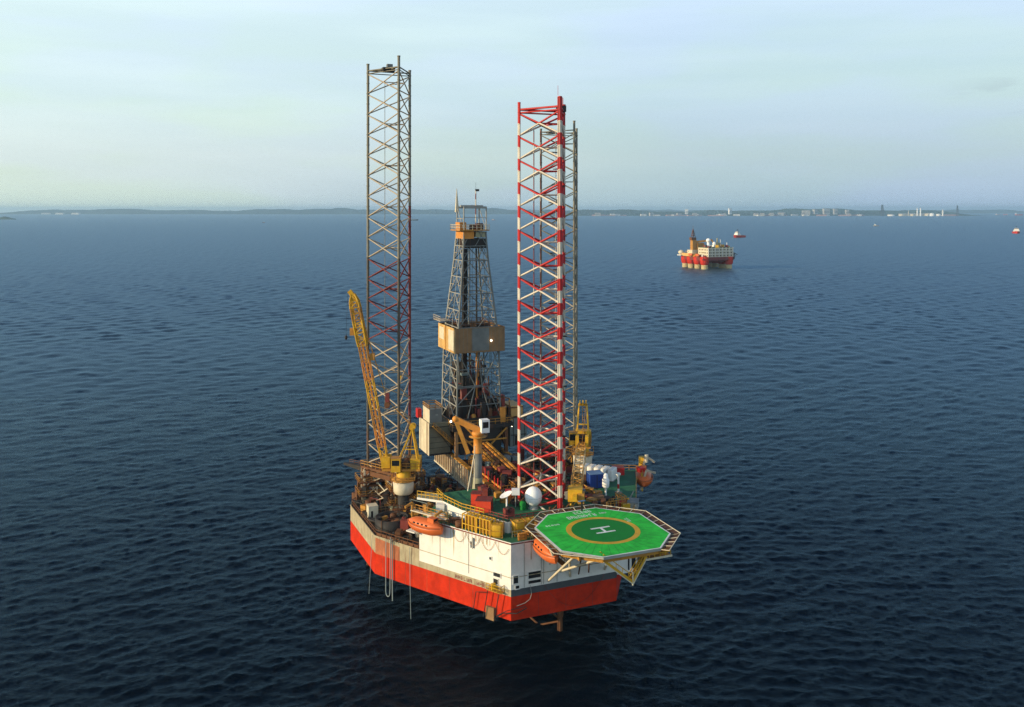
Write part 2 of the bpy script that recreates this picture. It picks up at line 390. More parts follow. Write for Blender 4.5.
# ------------------------------------------------------------------ the jack-up rig: one thing, all its parts below it
rig = empty('drilling_rig', RIG_O, RIG_A)
tag(rig, 'jack-up drilling rig with red hull, three lattice legs, derrick and green helideck', 'oil rig')
BOW_L, BOW_R = (-11.7, -10.3), (9.0, -10.3)
HULL = [BOW_L, BOW_R, (27.8, 17.0), (28.6, 37.0), (24.0, 43.5), (-24.0, 43.5), (-29.3, 37.6), (-28.7, 18.2)]
Z_BOT, Z_RED, Z_DECK, Z_ROOF, Z_TOP = 6.0, 10.15, 13.4, 19.5, 21.5
def off(poly, d):
    n = len(poly); o = []
    for i in range(n):
        a, b, c = Vector(poly[i - 1]), Vector(poly[i]), Vector(poly[(i + 1) % n])
        n1 = Vector(((b - a).y, -(b - a).x)).normalized(); n2 = Vector(((c - b).y, -(c - b).x)).normalized()
        k = d / max(.3, 1 + n1.dot(n2)); o.append(tuple(b + (n1 + n2) * k))
    return o
def flare(t, o=0.0):      # a point on the long lit side, t metres aft of the bow corner, o metres outboard
    d = Vector((-17.0, 28.5)).normalized(); n = Vector((-28.5, -17.0)).normalized()
    p = Vector(BOW_L) + d * t + n * o; return (p.x, p.y)
def flare_r(t, o=0.0):
    d = Vector((18.5, 27.3)).normalized(); n = Vector((27.3, -18.5)).normalized()
    p = Vector(BOW_R) + d * t + n * o; return (p.x, p.y)

hull = mb('hull red').prism(HULL, Z_BOT, Z_RED)
up = off(HULL, 0.02)
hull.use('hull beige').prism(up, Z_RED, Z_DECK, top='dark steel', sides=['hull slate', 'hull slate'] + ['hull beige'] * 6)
hull = hull.build('hull', rig)
f = mb('hull rusty')
a, b = flare(33.0, .03), flare(26.5, .03)
f._add([(*a, 10.0), (*b, 10.0), (*b, 12.7), (*a, 13.1)], [(0, 1, 2, 3)]); a2, b2 = flare(33.0, .0), flare(26.5, .0)
f._add([(*a, 10.0), (*a2, 10.0), (*a2, 13.1), (*a, 13.1), (*b, 10.0), (*b2, 10.0), (*b2, 12.7), (*b, 12.7)], [(0, 1, 2, 3), (4, 7, 6, 5), (3, 2, 6, 7)])
f.build('patch_plate', hull)
for t0, z1_ in ((3.0, 10.1), (8.5, 10.1), (14.0, 10.1), (19.5, 10.1), (25.0, 10.1), (31.0, 10.1)):
    mb('hull rusty').beam((*flare(t0, .0), 6.05), (*flare(t0, .0), z1_), .07, .05).build('weld_seam', hull)
for x in (-6.5, -1.2, 4.1): mb('oxide red').box(x, x + .06, -10.33, -10.25, 6.05, 10.1).build('weld_seam', hull)
# rubbing strake and bulwark
f = mb('hull beige')
f.path([(*p, Z_DECK + .05) for p in off(HULL, .05) + [off(HULL, .05)[0]]], .09, 4); f.build('deck_edge', hull)
# lettering too small to read: two groups of strokes along the pale band
def scribble(m, n, w, h, put):
    """put(a, b) maps text-line coordinates to a point; n letter-like shapes of w by h"""
    rr = random.Random(n * 13 + 5)
    def bar_(a0, b0, a1, b1):
        m._add([put(a0, b0), put(a1, b0), put(a1, b1), put(a0, b1)], [(0, 1, 2, 3)])
    s = w * .22
    for i in range(n):
        x = i * w * 1.35
        bar_(x, 0, x + s, h)
        if rr.random() < .6: bar_(x + w - s, 0, x + w, h)
        for t in (0, .42, .82):
            if rr.random() < .62: bar_(x + s, t * h, x + w - s * .2, t * h + h * .18)
f = mb('oxide red')
def on_flare(t0, z0): return lambda a, b: (*flare(t0 - a, .06), z0 + b)
scribble(f, 6, .50, .62, on_flare(12.6, 10.35)); f.build('hull_lettering', hull)
f = mb('oxide red'); scribble(f, 9, .50, .62, on_flare(7.6, 10.35)); f.build('hull_lettering', hull)

# deckhouse flush with the hull side
DH = [(BOW_L[0], BOW_L[1]), (BOW_R[0], BOW_R[1]), flare_r(9), (17.5, 6.0), (8, 9.0), (-8, 9.0), (-8, 14.0), (-17.0, 14.0), flare(21.3)]
DHo = off(DH, 0.08)
dh = mb('white').prism(DHo, 11.35, Z_ROOF, top='deck green')
dh = dh.build('deckhouse', rig)
f = mb('oxide red')
f.path([(*flare(t, .10), Z_ROOF - .25) for t in (20.5, 0)] + [(BOW_R[0], BOW_R[1] - .1, Z_ROOF - .25)], .13, 4); f.build('roof_edge', dh)
def window_bow(x0, x1, z0, z1, bar=None):
    y = -10.38; m = mb('black').box(x0, x1, y - .02, y + .5, z0, z1)
    g = m.use('white'); t = .14
    g.box(x0 - t, x1 + t, y - .14, y + .1, z1, z1 + t); g.box(x0 - t, x1 + t, y - .14, y + .1, z0 - t, z0)
    g.box(x0 - t, x0, y - .14, y + .1, z0, z1); g.box(x1, x1 + t, y - .14, y + .1, z0, z1)
    if bar: g.box(x0, x1, y - .12, y + .1, bar, bar + .35)
    g.build('window', dh)
window_bow(-8.5, -6.1, 11.9, 13.95, 12.45); window_bow(-11.3, -10.4, 12.4, 13.7); window_bow(-10.9, -10.2, 11.45, 12.0)
for t0, t1, z0, z1 in ((2.2, 3.7, 12.95, 13.65), (2.7, 3.7, 11.65, 12.55), (4.2, 4.6, 15.6, 16.1), (8.6, 8.9, 16.7, 17.9)):
    m = mb('black'); p = [flare(t0, .12), flare(t1, .12), flare(t1, -.4), flare(t0, -.4)]
    m.prism(p, z0, z1)
    g = m.use('white')
    for zz in (z0 - .1, z1): g.beam((*flare(t0 - .1, .14), zz + .05), (*flare(t1 + .1, .14), zz + .05), .2, .12)
    for tt in (t0 - .06, t1 + .06): g.beam((*flare(tt, .14), z0 - .1), (*flare(tt, .14), z1 + .1), .14, .14)
    g.build('window', dh)
# pilaster seams, pipes and brackets on the bow wall
for x in (-9.3, -6.05, -5.6, -3.0): mb('pale steel').bar((x, -10.5, 11.5), (x, -10.5, 19.3), .06, 5).build('wall_pipe', dh)
for t in (16.2, 9.4): mb('pale steel').bar((*flare(t, .16), 12), (*flare(t, .16), 19), .035, 5).build('wall_pipe', dh)
mb('pale steel').bar((*flare(8.3, .2), 16.8), (*flare(8.3, .2), 18.6), .22, 6).build('wall_pipe', dh)
rs = random.Random(5)
for t, w_, l_ in ((12.9, .30, 5.2), (10.6, .12, 2.4), (15.0, .16, 3.0), (7.2, .10, 1.8), (18.1, .14, 4.2), (2.6, .10, 2.6), (5.1, .12, 1.5), (13.6, .10, 3.4)):
    m = mb('rust run'); zt = 19.1; p0, p1 = Vector(flare(t - w_ / 2, .10)), Vector(flare(t + w_ / 2, .10)); c_ = p0.lerp(p1, .5 + rs.uniform(-.2, .2)); i0, i1 = Vector(flare(t - w_ / 2, .07)), Vector(flare(t + w_ / 2, .07))
    m._add([(*p0, zt), (*p1, zt), (*p0.lerp(c_, .4), zt - l_ * .6), (*p1.lerp(c_, .4), zt - l_ * .6), (*c_, zt - l_), (*i0, zt), (*i1, zt)], [(0, 2, 3, 1), (2, 4, 3), (0, 1, 6, 5)]); m.build('rust_run', dh)
for x, l_ in ((-8.0, 3.0), (-4.4, 4.5), (-1.6, 2.2), (2.5, 3.6), (5.8, 2.0)):
    m = mb('rust run'); m.box(x, x + .12, -10.415, -10.36, 19.1 - l_, 19.1); m.build('rust_run', dh)
# slack chain looping along the top of the wall
ch = []
for i in range(40):
    t = 13.2 - i * .33; u = (i % 10) / 10
    ch.append((*flare(t, .25), 19.1 - 1.9 * (1 - (2 * u - 1) ** 2)))
mb('ochre').path(ch, .035, 4).build('slack_chain', dh)
mb('white').prism([(-12.9, 10.0), (-11.5, 10.0), (-11.5, 13.0), (-12.9, 13.0)], 13.5, 13.6).build('sill_plate', dh)
# side cabin under the helideck corner
cb = mb('white').box(9.6, 14.4, -8.6, -5.0, 9.9, 13.38)
cb = cb.build('side_cabin', rig); m = mb('black').box(13.2, 14.0, -8.66, -8.3, 10.6, 12.8); m.build('door', cb)
mb('black').box(12.4, 12.7, -8.65, -8.3, 10.4, 13.0).build('window', cb)
# upper house, set back
UH = [(-10.5, -5.9), (8.0, -5.9), (8.0, 8.9), (-8.1, 8.9), (-8.1, 13.9), (-17.6, 13.9), (-17.6, 9.0), (-16.0, 3.2)]
uh = mb('white').prism(UH, Z_ROOF + .003, Z_TOP, top='deck green')
uh.use('white').prism([(-21.6, 13.4), (-17.65, 9.4), (-17.65, 14.2), (-21.0, 15.4)], Z_TOP - .45, Z_TOP - .02, top='olive')
uh = uh.build('upper_house', rig)
m = mb('black'); m.cbox((-15.63, 5.0, 20.7), (.5, .9, .8), R(-24)); m.build('window', uh)
m = mb('pale steel'); m.cbox((-14.4, .9, 20.6), (1.8, 2.0, 2.1), R(-26)); m.build('air_intake', uh)
m = mb('white'); m.cbox((-18.3, 8.8, 20.4), (1.6, 1.4, 1.7), R(-26)); m.build('locker', uh)
# starboard deck at roof level
SD = [(8.05, -10.25), (11.5, -10.25), (18.4, -1.6), (30.2, 18.4), (23.0, 22.2), (13.5, 21.0), (13.5, 9.0), (8.05, 9.0)]
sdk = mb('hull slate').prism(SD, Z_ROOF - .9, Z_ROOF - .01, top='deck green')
sdk = sdk.build('starboard_deck', rig)
f = mb('pale steel')
for t in (3, 11, 19, 27): mb('pale steel').bar((*flare_r(t, .1), 13.4), (*flare_r(t, 2.0), 18.7), .2).build('deck_bracket', sdk)
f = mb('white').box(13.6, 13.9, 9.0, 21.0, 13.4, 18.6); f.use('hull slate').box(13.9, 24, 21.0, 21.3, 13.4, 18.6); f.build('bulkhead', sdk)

# ---- legs
CH = [(0.0, -5.4), (-4.68, 2.7), (4.68, 2.7)]
def leg(cx, cy, top, kind, tops):
    g = empty('leg', (cx, cy, 0)); g.parent = rig
    P = 4.45; rc = {'red': .35, 'left': .30, 'grey': .27}[kind]
    z_hi = top - 2.0; nb = int((z_hi + 3) / P)
    rcs = (rc, rc * .76, rc) if kind == 'red' else (rc, rc, rc)
    def chord_col(z, k):
        if z < 13.4: return 'rust brown'
        if kind == 'red': return 'red' if ((z_hi - z) % P) < P / 2 + .15 or (k and (z_hi - z) % P < P * .62) or z > z_hi else 'leg white'
        if kind == 'left':
            if k == 2: return 'leg grey' if z > 78 else ('oxide red' if z > 30 else 'rust brown')
            return 'leg grey' if z > 66 else 'leg dark'
        return 'leg grey'
    def brace_col(z, upper):
        if z < 13.4: return 'rust brown'
        if kind == 'red': return 'red' if upper else 'leg white'
        if kind == 'left': return 'leg cream' if z > 65 else ('oxide red' if z > 47 else 'leg cream')
        return 'leg grey' if z > 60 else 'leg cream'
    for k, (x, y) in enumerate(CH):
        m = MB(); z = -3.0; cuts = [-3.0]
        for i in range(nb + 1): cuts += [z_hi - (nb - i) * P - P / 2, z_hi - (nb - i) * P]
        cuts = sorted(c for c in set(round(c, 3) for c in cuts) if -3 <= c <= z_hi) + [tops[k]]
        for a, b in zip(cuts, cuts[1:]):
            m.use(chord_col((a + b) / 2, k)); m.bar((x, y, a), (x, y, b), rcs[k], 8)
            m.bar((x, y, b - .12), (x, y, b + .12), rcs[k] * 1.18, 8)
        if kind == 'red':
            for a, b in zip(cuts, cuts[1:]):       # rack plates
                m.use(chord_col((a + b) / 2, k)); m.box(x - .1, x + .1, y - rc - .12, y + rc + .12, a, b) if k else m.box(x - rc - .12, x + rc + .12, y - .1, y + .1, a, b)
        m.build('chord', g)
    rb = {'red': .185, 'left': .135, 'grey': .115}[kind]
    mids = [(Vector(CH[i]) + Vector(CH[j])) / 2 for i, j in ((0, 1), (1, 2), (2, 0))]
    for f_, (i, j) in enumerate(((0, 1), (1, 2), (2, 0))):
        m = MB(); A, B = Vector((*CH[i], 0)), Vector((*CH[j], 0)); mid = (A + B) / 2
        m.use('red' if kind == 'red' else 'leg grey'); m.bar(A + Vector((0, 0, z_hi + .5)), B + Vector((0, 0, z_hi + .5)), rb * 1.1)
        m.bar(A + Vector((0, 0, z_hi - .1)), B + Vector((0, 0, z_hi - .1)), rb * .8)
        for b in range(nb):
            zt = z_hi - .25 - b * P; zb = zt - P + .3; zm = (zt + zb) / 2
            for Q in (A, B):
                m.use(brace_col(zm, True)); m.bar(Q + Vector((0, 0, zt)), mid + Vector((0, 0, zm)), rb)
                m.use(brace_col(zm, False)); m.bar(mid + Vector((0, 0, zm)), Q + Vector((0, 0, zb)), rb)
            if kind == 'red' or b % 2 == 0:      # span breaker to the next face's crossing
                m.use('red' if kind == 'red' and b % 2 == 0 else brace_col(zm, False)); m.bar((*mids[f_], zm), (*mids[(f_ + 1) % 3], zm), rb * .75)
        m.build('face_bracing', g)
    return g
red_leg = leg(0, 0, 97.5, 'red', (97.7, 97.3, 97.3))
tag(red_leg, 'red and white banded lattice leg at the bow')
left_leg = leg(-20.8, 35, 108.7, 'left', (109.4, 108.6, 107.8))
tag(left_leg, 'tallest grey lattice leg, rusty red braces half way up')
grey_leg = leg(20.4, 35, 96.8, 'grey', (97.3, 96.0, 96.4))
tag(grey_leg, 'slender grey lattice leg behind the red and white one')
for x in (-2.55, -1.15):        # water pipes up the inside of the red leg
    m = MB(); z = 92.0; i = 0
    while z > 20:
        m.use('oxide red' if i % 2 == 0 else 'leg white'); m.bar((x, .6, z), (x, .6, z - 2.225), .10, 6); z -= 2.225; i += 1
    m.build('raw_water_pipe', red_leg)
m = mb('leg white'); m.ladder((2.6, 1.0, 20), (2.6, 1.0, 92), .8, .7, .06)
for i in range(18): m.use('dark steel').cbox((1.8 + .9 * (i % 3), 1.2, 88 - i * 3.2), (1.7, .8, .16))
m.build('access_ladder', red_leg)
mb('dark steel').cbox((3.6, 1.6, 96.4), (1.5, 1.5, 1.2)).use('red').bar((4.2, 2.0, 96), (4.2, 2.0, 98.6), .06).build('navigation_light', red_leg)
mb('red').bar((-.3, -5.2, 98), (-.3, -5.2, 99.8), .035).build('lightning_rod', red_leg)
m = mb('dark steel').cbox((-1.2, -1.0, 107.1), (2.6, 2.2, .8)); m.use('grey steel').cbox((-.8, -.8, 107.9), (1.2, 1.0, .9))
m.use('leg grey').bar((-4.68, 2.7, 107.2), (0, -1.4, 107.2), .16); m.bar((0, -5.4, 107.2), (-.9, -1, 107.2), .16); m.build('sheave_platform', left_leg)
m = mb('leg grey').bar((-1.5, .5, 20), (-1.5, .5, 105), .06, 5); m.build('raw_water_pipe', left_leg)
m = mb('yellow').sphere((1.9, 0, 40.6), .55, 8); m.use('leg grey').bar((1.9, 0, 40.6), (2.4, -1.3, 42.2), .08); m.build('lamp_housing', left_leg)
m = mb('grey steel').cbox((-2.2, 1.5, 95.2), (2.8, 1.2, .5)); m.build('sheave_platform', grey_leg)

# ---- jack houses round the legs
def jack_house(cx, cy, z1, mats, name='jack_house', big=True):
    g = empty(name, (cx, cy, 0)); g.parent = rig
    for k, (x, y) in enumerate(CH):
        m = mb(mats[0]); s = 1.35
        for dx in (-s, s):
            for dy in (-s, s): m.beam((x + dx, y + dy, 13.4), (x + dx, y + dy, z1), .32, .32)
        for zz in np.arange(15.2, z1, 2.1):
            m.use(mats[1]); m.box(x - s - .25, x + s + .25, y - s - .25, y + s + .25, zz, zz + .45) if int(zz) % 2 else m.cbox((x, y, zz), (2.2, 2.2, 1.3))
            m.use(mats[0]); m.bar((x - s, y - s, zz), (x + s, y - s, zz + 2), .10); m.bar((x - s, y + s, zz), (x - s, y - s, zz + 2), .10)
        for zz in (15.6, 18.4):
            if zz < z1 - 1: 
                m.use(mats[1]); m.box(x - 2.6, x + 2.6, y - 2.4, y + 2.4, zz, zz + .16)
                m.use(mats[2]).rail([(x - 2.6, y - 2.4), (x + 2.6, y - 2.4), (x + 2.6, y + 2.4), (x - 2.6, y + 2.4), (x - 2.6, y - 2.4)], zz + .16, 1.0, 1.3, .06)
        m.build('jack_tower', g)
    if big:
        m = mb(mats[1]); c = [Vector(p) * 1.36 for p in CH]; ci = [Vector(p) * .74 for p in CH]
        for i in range(3):
            a, b, a2, b2 = c[i], c[(i + 1) % 3], ci[i], ci[(i + 1) % 3]
            m.prism([tuple(a), tuple(b), tuple(b2), tuple(a2)][::1], z1, z1 + .5)
            m.use(mats[1]).beam((*(a * .97), z1 - .7), (*(b * .97), z1 - .7), .3, 1.0)
            m.use(mats[2]).rail([tuple(a), tuple(b)], z1 + .5, 1.15, 1.2, .075); m.use(mats[2]).rail([tuple(a2), tuple(b2)], z1 + .5, 1.0, 1.4, .06)
            m.use(mats[1])
        m.build('top_walkway', g)
        m = mb(mats[0])
        for i in range(3):
            a, b = Vector(CH[i]), Vector(CH[(i + 1) % 3]); m.bar((*a, z1 - 1), (*b, 14), .13); m.bar((*b, z1 - 1), (*a, 14), .13)
        m.build('tie_brace', g)
    return g
tag(jack_house(-20.5, 35, 20.9, ('cream', 'rust brown', 'ochre')), 'jack house round the tallest leg, brown walkway on top')
jack_house(20.5, 35, 20.9, ('ochre', 'dark steel', 'ochre'))
jack_house(0, 0, 22.4, ('rust brown', 'dark steel', 'oxide red'), big=False)
# folded arm sticking out over the port quarter
m = mb('dark steel'); m.loft([[(-26.2, 38.4, 20.0), (-25.0, 39.6, 20.0), (-25.0, 39.6, 21.2), (-26.2, 38.4, 21.2)], [(-29.6, 43.6, 20.6), (-29.2, 44.0, 20.6), (-29.2, 44.0, 21.0), (-29.6, 43.6, 21.0)]], False)
m.use('rust brown').rail([(-25.8, 39.6), (-28.4, 43.0)], 21.0, .8, 1.4, .06)
m.build('outrigger_arm', rig)
# ---- helideck
HC = Vector((1.0, -19.5)); HZ = 23.0
HD = [(-4.2, -9.0), (-8.9, -14.0), (-9.2, -25.0), (-4.2, -29.8), (6.1, -30.0), (11.0, -25.2), (11.3, -14.8), (5.4, -9.0)]
hd = empty('helideck', (0, 0, 0)); hd.parent = rig
tag(hd, 'green octagonal helideck with H in a yellow ring')
mb('pale steel').prism(HD, HZ - .45, HZ - .004, top='heli green').build('landing_surface', hd)
m = mb('marking white'); e = off(HD, -.24); hdr = off(HD, .02)
for i in range(8):
    j = (i + 1) % 8; m._add([(*hdr[i], HZ), (*hdr[j], HZ), (*e[j], HZ), (*e[i], HZ)], [(0, 1, 2, 3)])
m.build('perimeter_line', hd)
def ring(m, r0, r1, z, n=64):
    vs = []
    for i in range(n):
        t = 2 * math.pi * i / n
        vs += [(HC.x + .3 + r0 * math.cos(t), HC.y + r0 * math.sin(t), z), (HC.x + .3 + r1 * math.cos(t), HC.y + r1 * math.sin(t), z)]
    m._add(vs, [(2 * i, 2 * i + 1, (2 * i + 3) % (2 * n), (2 * i + 2) % (2 * n)) for i in range(n)])
m = mb('heli dark green'); ring(m, .01, 5.35, HZ + .004); m.build('aiming_circle', hd)
m = mb('heli yellow'); ring(m, 5.35, 6.25, HZ + .004); m.build('aiming_ring', hd)
m = mb('marking white'); z = HZ + .008
for y in (-18.35, -20.45): m.quad((-.45, y - .24, z), (3.15, y - .24, z), (3.15, y + .24, z), (-.45, y + .24, z))
m.quad((1.15, -20.21, z), (1.6, -20.21, z), (1.6, -18.59, z), (1.15, -18.59, z)); m.build('letter_h', hd)
m = mb('seam green')
for k in range(44):
    t = 2 * math.pi * (k + .37) / 44; d = Vector((math.cos(t), math.sin(t))); n2 = Vector((-d.y, d.x)) * .035
    r1 = 30.0
    for i in range(8):
        a, b = Vector(e[i]), Vector(e[(i + 1) % 8]); ee = b - a; den = d.x * ee.y - d.y * ee.x
        if abs(den) > 1e-6:
            w = a - HC - Vector((.3, 0)); s = (w.x * ee.y - w.y * ee.x) / den; u = (w.x * d.y - w.y * d.x) / den
            if s > 0 and -.001 <= u <= 1.001: r1 = min(r1, s)
    c = HC + Vector((.3, 0)); p, q = c + d * 6.4, c + d * (r1 - .1)
    m.quad((*(p - n2), HZ + .002), (*(q - n2), HZ + .002), (*(q + n2), HZ + .002), (*(p + n2), HZ + .002))
m.build('panel_seams', hd)
for n_, w_, h_, put in ((5, .52, 1.15, lambda a, b: (.35 + a, -10.9 + b, HZ + .004)), (8, .53, 1.25, lambda a, b: (-1.75 + a, -12.75 + b, HZ + .004)),
                        (5, .40, .55, lambda a, b: (-6.9 + a, -14.5 + b, HZ + .004)), (4, .35, .7, lambda a, b: (7.9 - b, -17.6 + a, HZ + .004)), (3, .35, .6, lambda a, b: (4.6 + a, -12.3 + b, HZ + .004))):
    m = mb('marking white'); scribble(m, n_, w_, h_, put); m.build('deck_lettering', hd)
# safety net: a sloping frame of pipe with netting bars
HN = off(HD, 1.5); zi, zo = HZ - .25, HZ + .05
NETTED = (0, 1, 2, 4, 5, 6, 7)
m = mb('cream')
for i in NETTED:
    w_ = 1.0 if i != 2 else .35
    a, b, c, d = (Vector((*HD[i], zi)), Vector((*HD[(i + 1) % 8], zi)), Vector((*HN[i], zo)), Vector((*HN[(i + 1) % 8], zo)))
    if i == 2: d = b.lerp(d, .15)
    m.bar(c, d, .07, 5); k = max(3, round((b - a).length / 1.9))
    for q in range(k + 1): m.bar(a.lerp(b, q / k), c.lerp(d, q / k), .055, 4)
m.build('net_frame', hd)
m = mb('rust brown')
for i in NETTED:
    a, b, c, d = (Vector((*HD[i], zi - .08)), Vector((*HD[(i + 1) % 8], zi - .08)), Vector((*HN[i], zo - .08)), Vector((*HN[(i + 1) % 8], zo - .08)))
    if i == 2: d = b.lerp(d, .15)
    for q in range(1, 7): t = q / 7; m.beam(a.lerp(c, t), b.lerp(d, t), .06, .03)
    k = int((b - a).length / .32)
    for q in range(k): m.beam(a.lerp(b, q / k), c.lerp(d, q / k), .05, .03)
m.build('safety_net', hd)
# girders and struts carrying the deck
m = mb('ochre')
for i in range(8): m.beam((*off(HD, -.5)[i], HZ - .75), (*off(HD, -.5)[(i + 1) % 8], HZ - .75), .35, .6)
for x in (-7, -3.5, 0, 3.5, 7): m.beam((x, -29 + abs(x) * .25, HZ - .8), (x, -10, HZ - .8), .3, .6)
m.build('deck_girder', hd)
for p, q in (((-4.7, -10.5, 11.9), (-6.2, -25.0, 22.2)), ((-2.4, -10.5, 13.2), (1.5, -27.0, 22.2)), ((-.4, -10.5, 12.0), (-4.5, -18, 22.2)), ((6.5, -10.5, 12.2), (3.4, -20.5, 22.2)),
             ((-6.5, -16.5, 18.5), (-8.2, -17.0, 22.2)), ((6.2, -10.5, 14.0), (9.0, -20, 22.2))):
    mb('cream').bar(p, q, .22, 8).build('support_strut', hd)
m = mb('rust brown').bar((-.4, -18, 21), (3.0, -11, 12.4), .14).bar((1, -11, 12.4), (-2.2, -19, 21), .14); m.build('cross_brace', hd)
# stair hung in a V under the forward edge, and the walkway to starboard
ap = Vector((1.4, -29.2, 18.0)); sl = Vector((-4.0, -29.4, 22.3)); sr = Vector((3.9, -29.2, 21.7))
m = mb('yellow')
for a, b in ((sl, ap), (ap, sr)):
    for dy in (0, 1.1):
        o_ = Vector((0, dy, 0)); m.beam(a + o_, b + o_, .12, .42); m.beam(a + o_ + Vector((0, 0, 1.0)), b + o_ + Vector((0, 0, 1.0)), .09, .12)
    k = 14
    for i in range(k + 1):
        c = a.lerp(b, i / k); m.use('ochre').beam(c, c + Vector((0, 1.1, 0)), .34, .07); m.use('yellow')
        if i % 3 == 0: m.bar(c, c + Vector((0, 0, 1)), .045, 4)
m.use('cream').bar(ap + Vector((0, 0, -.5)), ap + Vector((0, 0, 1.6)), .12)
m.beam(sl + Vector((0, -.1, -.3)), ap + Vector((0, -.1, -.3)), .1, .14); m.beam(sr + Vector((0, -.1, -.3)), ap + Vector((0, -.1, -.3)), .1, .14)
m.build('access_stair', hd)
m = mb('ochre').box(3.6, 8.6, -28.9, -27.6, 21.0, 21.2); m.use('cream').box(3.6, 8.8, -29.05, -28.9, 20.9, 21.2)
m.use('yellow').rail([(3.6, -28.9), (8.6, -28.9), (8.6, -27.6)], 21.2, 1.1, 1.1, .07); m.use('rust brown').cbox((4.6, -28.2, 21.7), (1.6, .9, .9)); m.use('ochre').cbox((7.6, -28.2, 21.6), (1.2, .9, .8))
m.build('side_walkway', hd)
m = mb('black').bar((2.35, -9.6, HZ), (2.35, -9.6, HZ + 1.7), .17, 8); m.use('pale blue').cbox((2.35, -9.6, HZ + 1.75), (1.3, .3, .12)); m.build('foam_monitor', hd)

# ---- derrick
DX, DY = 0.0, 42.5
der = empty('derrick', (DX, DY, 0)); der.parent = rig
tag(der, 'grey lattice derrick with tan windwall box half way up')
HA = [(28.5, 5.35), (45, 5.0), (50, 4.68), (65.4, 3.1), (72, 2.65), (78, 2.5)]
def ha(z): return float(np.interp(z, [a for a, b in HA], [b for a, b in HA]))
def dc(i, z): s = ha(z); return Vector((((-1, 1, 1, -1)[i]) * s, ((-1, -1, 1, 1)[i]) * s, z))
LV = [28.5, 32.6, 36.7, 40.8, 44.9, 50.2, 54, 57.8, 61.6, 65.4, 68.7, 72]
for i in range(4):
    m = mb('pale steel' if i == 3 else 'grey steel')  # sunward corner paler, its light put into the steel colour
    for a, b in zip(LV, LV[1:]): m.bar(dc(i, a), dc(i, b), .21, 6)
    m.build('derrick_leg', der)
for i in range(4):
    j = (i + 1) % 4; m = MB()
    for a, b in zip(LV, LV[1:]):
        m.use('pale steel' if i == 3 else 'grey steel')  # paler steel paints sunlight onto the sunward face
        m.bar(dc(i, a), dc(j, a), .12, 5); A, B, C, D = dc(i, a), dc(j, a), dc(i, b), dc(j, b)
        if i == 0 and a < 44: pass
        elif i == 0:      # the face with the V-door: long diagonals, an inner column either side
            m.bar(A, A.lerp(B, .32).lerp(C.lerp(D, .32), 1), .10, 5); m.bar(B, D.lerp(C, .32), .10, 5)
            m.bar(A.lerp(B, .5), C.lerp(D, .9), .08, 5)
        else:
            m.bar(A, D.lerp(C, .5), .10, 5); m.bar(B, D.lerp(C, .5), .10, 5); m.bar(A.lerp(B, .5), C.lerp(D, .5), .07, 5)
    if i == 0:       # below the windwall this face is a tall A standing under a wide V
        A0, B0, A1, B1, A2, B2 = dc(0, 28.5), dc(1, 28.5), dc(0, 37), dc(1, 37), dc(0, 44.9), dc(1, 44.9)
        m.use('grey steel')
        for p_, q_ in ((A2, A1.lerp(B1, .42)), (B2, A1.lerp(B1, .58)), (A1.lerp(B1, .42), A0.lerp(B0, .22)), (A1.lerp(B1, .58), A0.lerp(B0, .80)), (A1.lerp(B1, .42), A1.lerp(B1, .58)), (A1, A1.lerp(B1, .42)), (B1.lerp(B0, .45), A1.lerp(B1, .58)), (A0.lerp(A1, .5), A1.lerp(B1, .42)), (B0.lerp(B1, .1), B1.lerp(A1, .3)), (A2.lerp(B2, .5), A1.lerp(B1, .58)), (A2.lerp(B2, .5), A1.lerp(B1, .42))): m.bar(p_, q_, .13, 5)
    for a, b in zip(LV, LV[1:]):
        if i == 0 and a < 44: continue
        h2 = (a + b) / 2; m.use('grey steel' if i in (0, 2) else 'leg cream'); A, B = dc(i, h2), dc(j, h2)
        m.bar(A, A.lerp(B, .30), .07, 4); m.bar(B, B.lerp(A, .30), .07, 4); m.bar(A.lerp(B, .30), dc(i, b).lerp(dc(j, b), .12), .06, 4); m.bar(B.lerp(A, .30), dc(j, b).lerp(dc(i, b), .12), .06, 4)
    m.build('derrick_bracing', der)
m = mb('dark steel')
for dx, dy in ((-1.9, -.6), (-1.55, -.6), (-1.2, -.5), (-1.5, -.2), (-1.9, 0), (1.4, .3)): m.bar((dx * 1.2, dy, 29), (dx, dy, 68), .2, 6)
m.use('grey steel').bar((-1.0, -1.2, 44), (-.9, -1.2, 69), .14).bar((.3, 0, 44), (.3, 0, 69), .05).bar((-.2, 0, 44), (-.2, 0, 69), .05)
m.use('orange steel').bar((.9, -1.4, 31), (.9, -1.4, 44), .24).bar((2.0, .5, 31), (2.0, .5, 44), .2).bar((1.5, -1, 30), (1.5, -1, 43), .12)
m.build('standpipe_rack', der)
m = mb('orange steel').cbox((.0, 0, 33.0), (1.6, 1.6, 2.4)); m.use('red').cbox((1.2, -1, 36.5), (1.0, 1.0, 1.8)); m.use('oxide red').cbox((-2.2, -1, 34.5), (1.2, 1.2, 3.2)); m.use('dark steel').cbox((0, .5, 31), (8.5, 7, 4.6)).cbox((.6, .8, 35.5), (4.6, 4.2, 5.5)).cbox((-2.8, 2.2, 37), (1.6, 2.4, 9))  # the big dark blocks are added to blacken the derrick's lower inside
m.build('top_drive', der)
r_ = random.Random(77); m = MB()
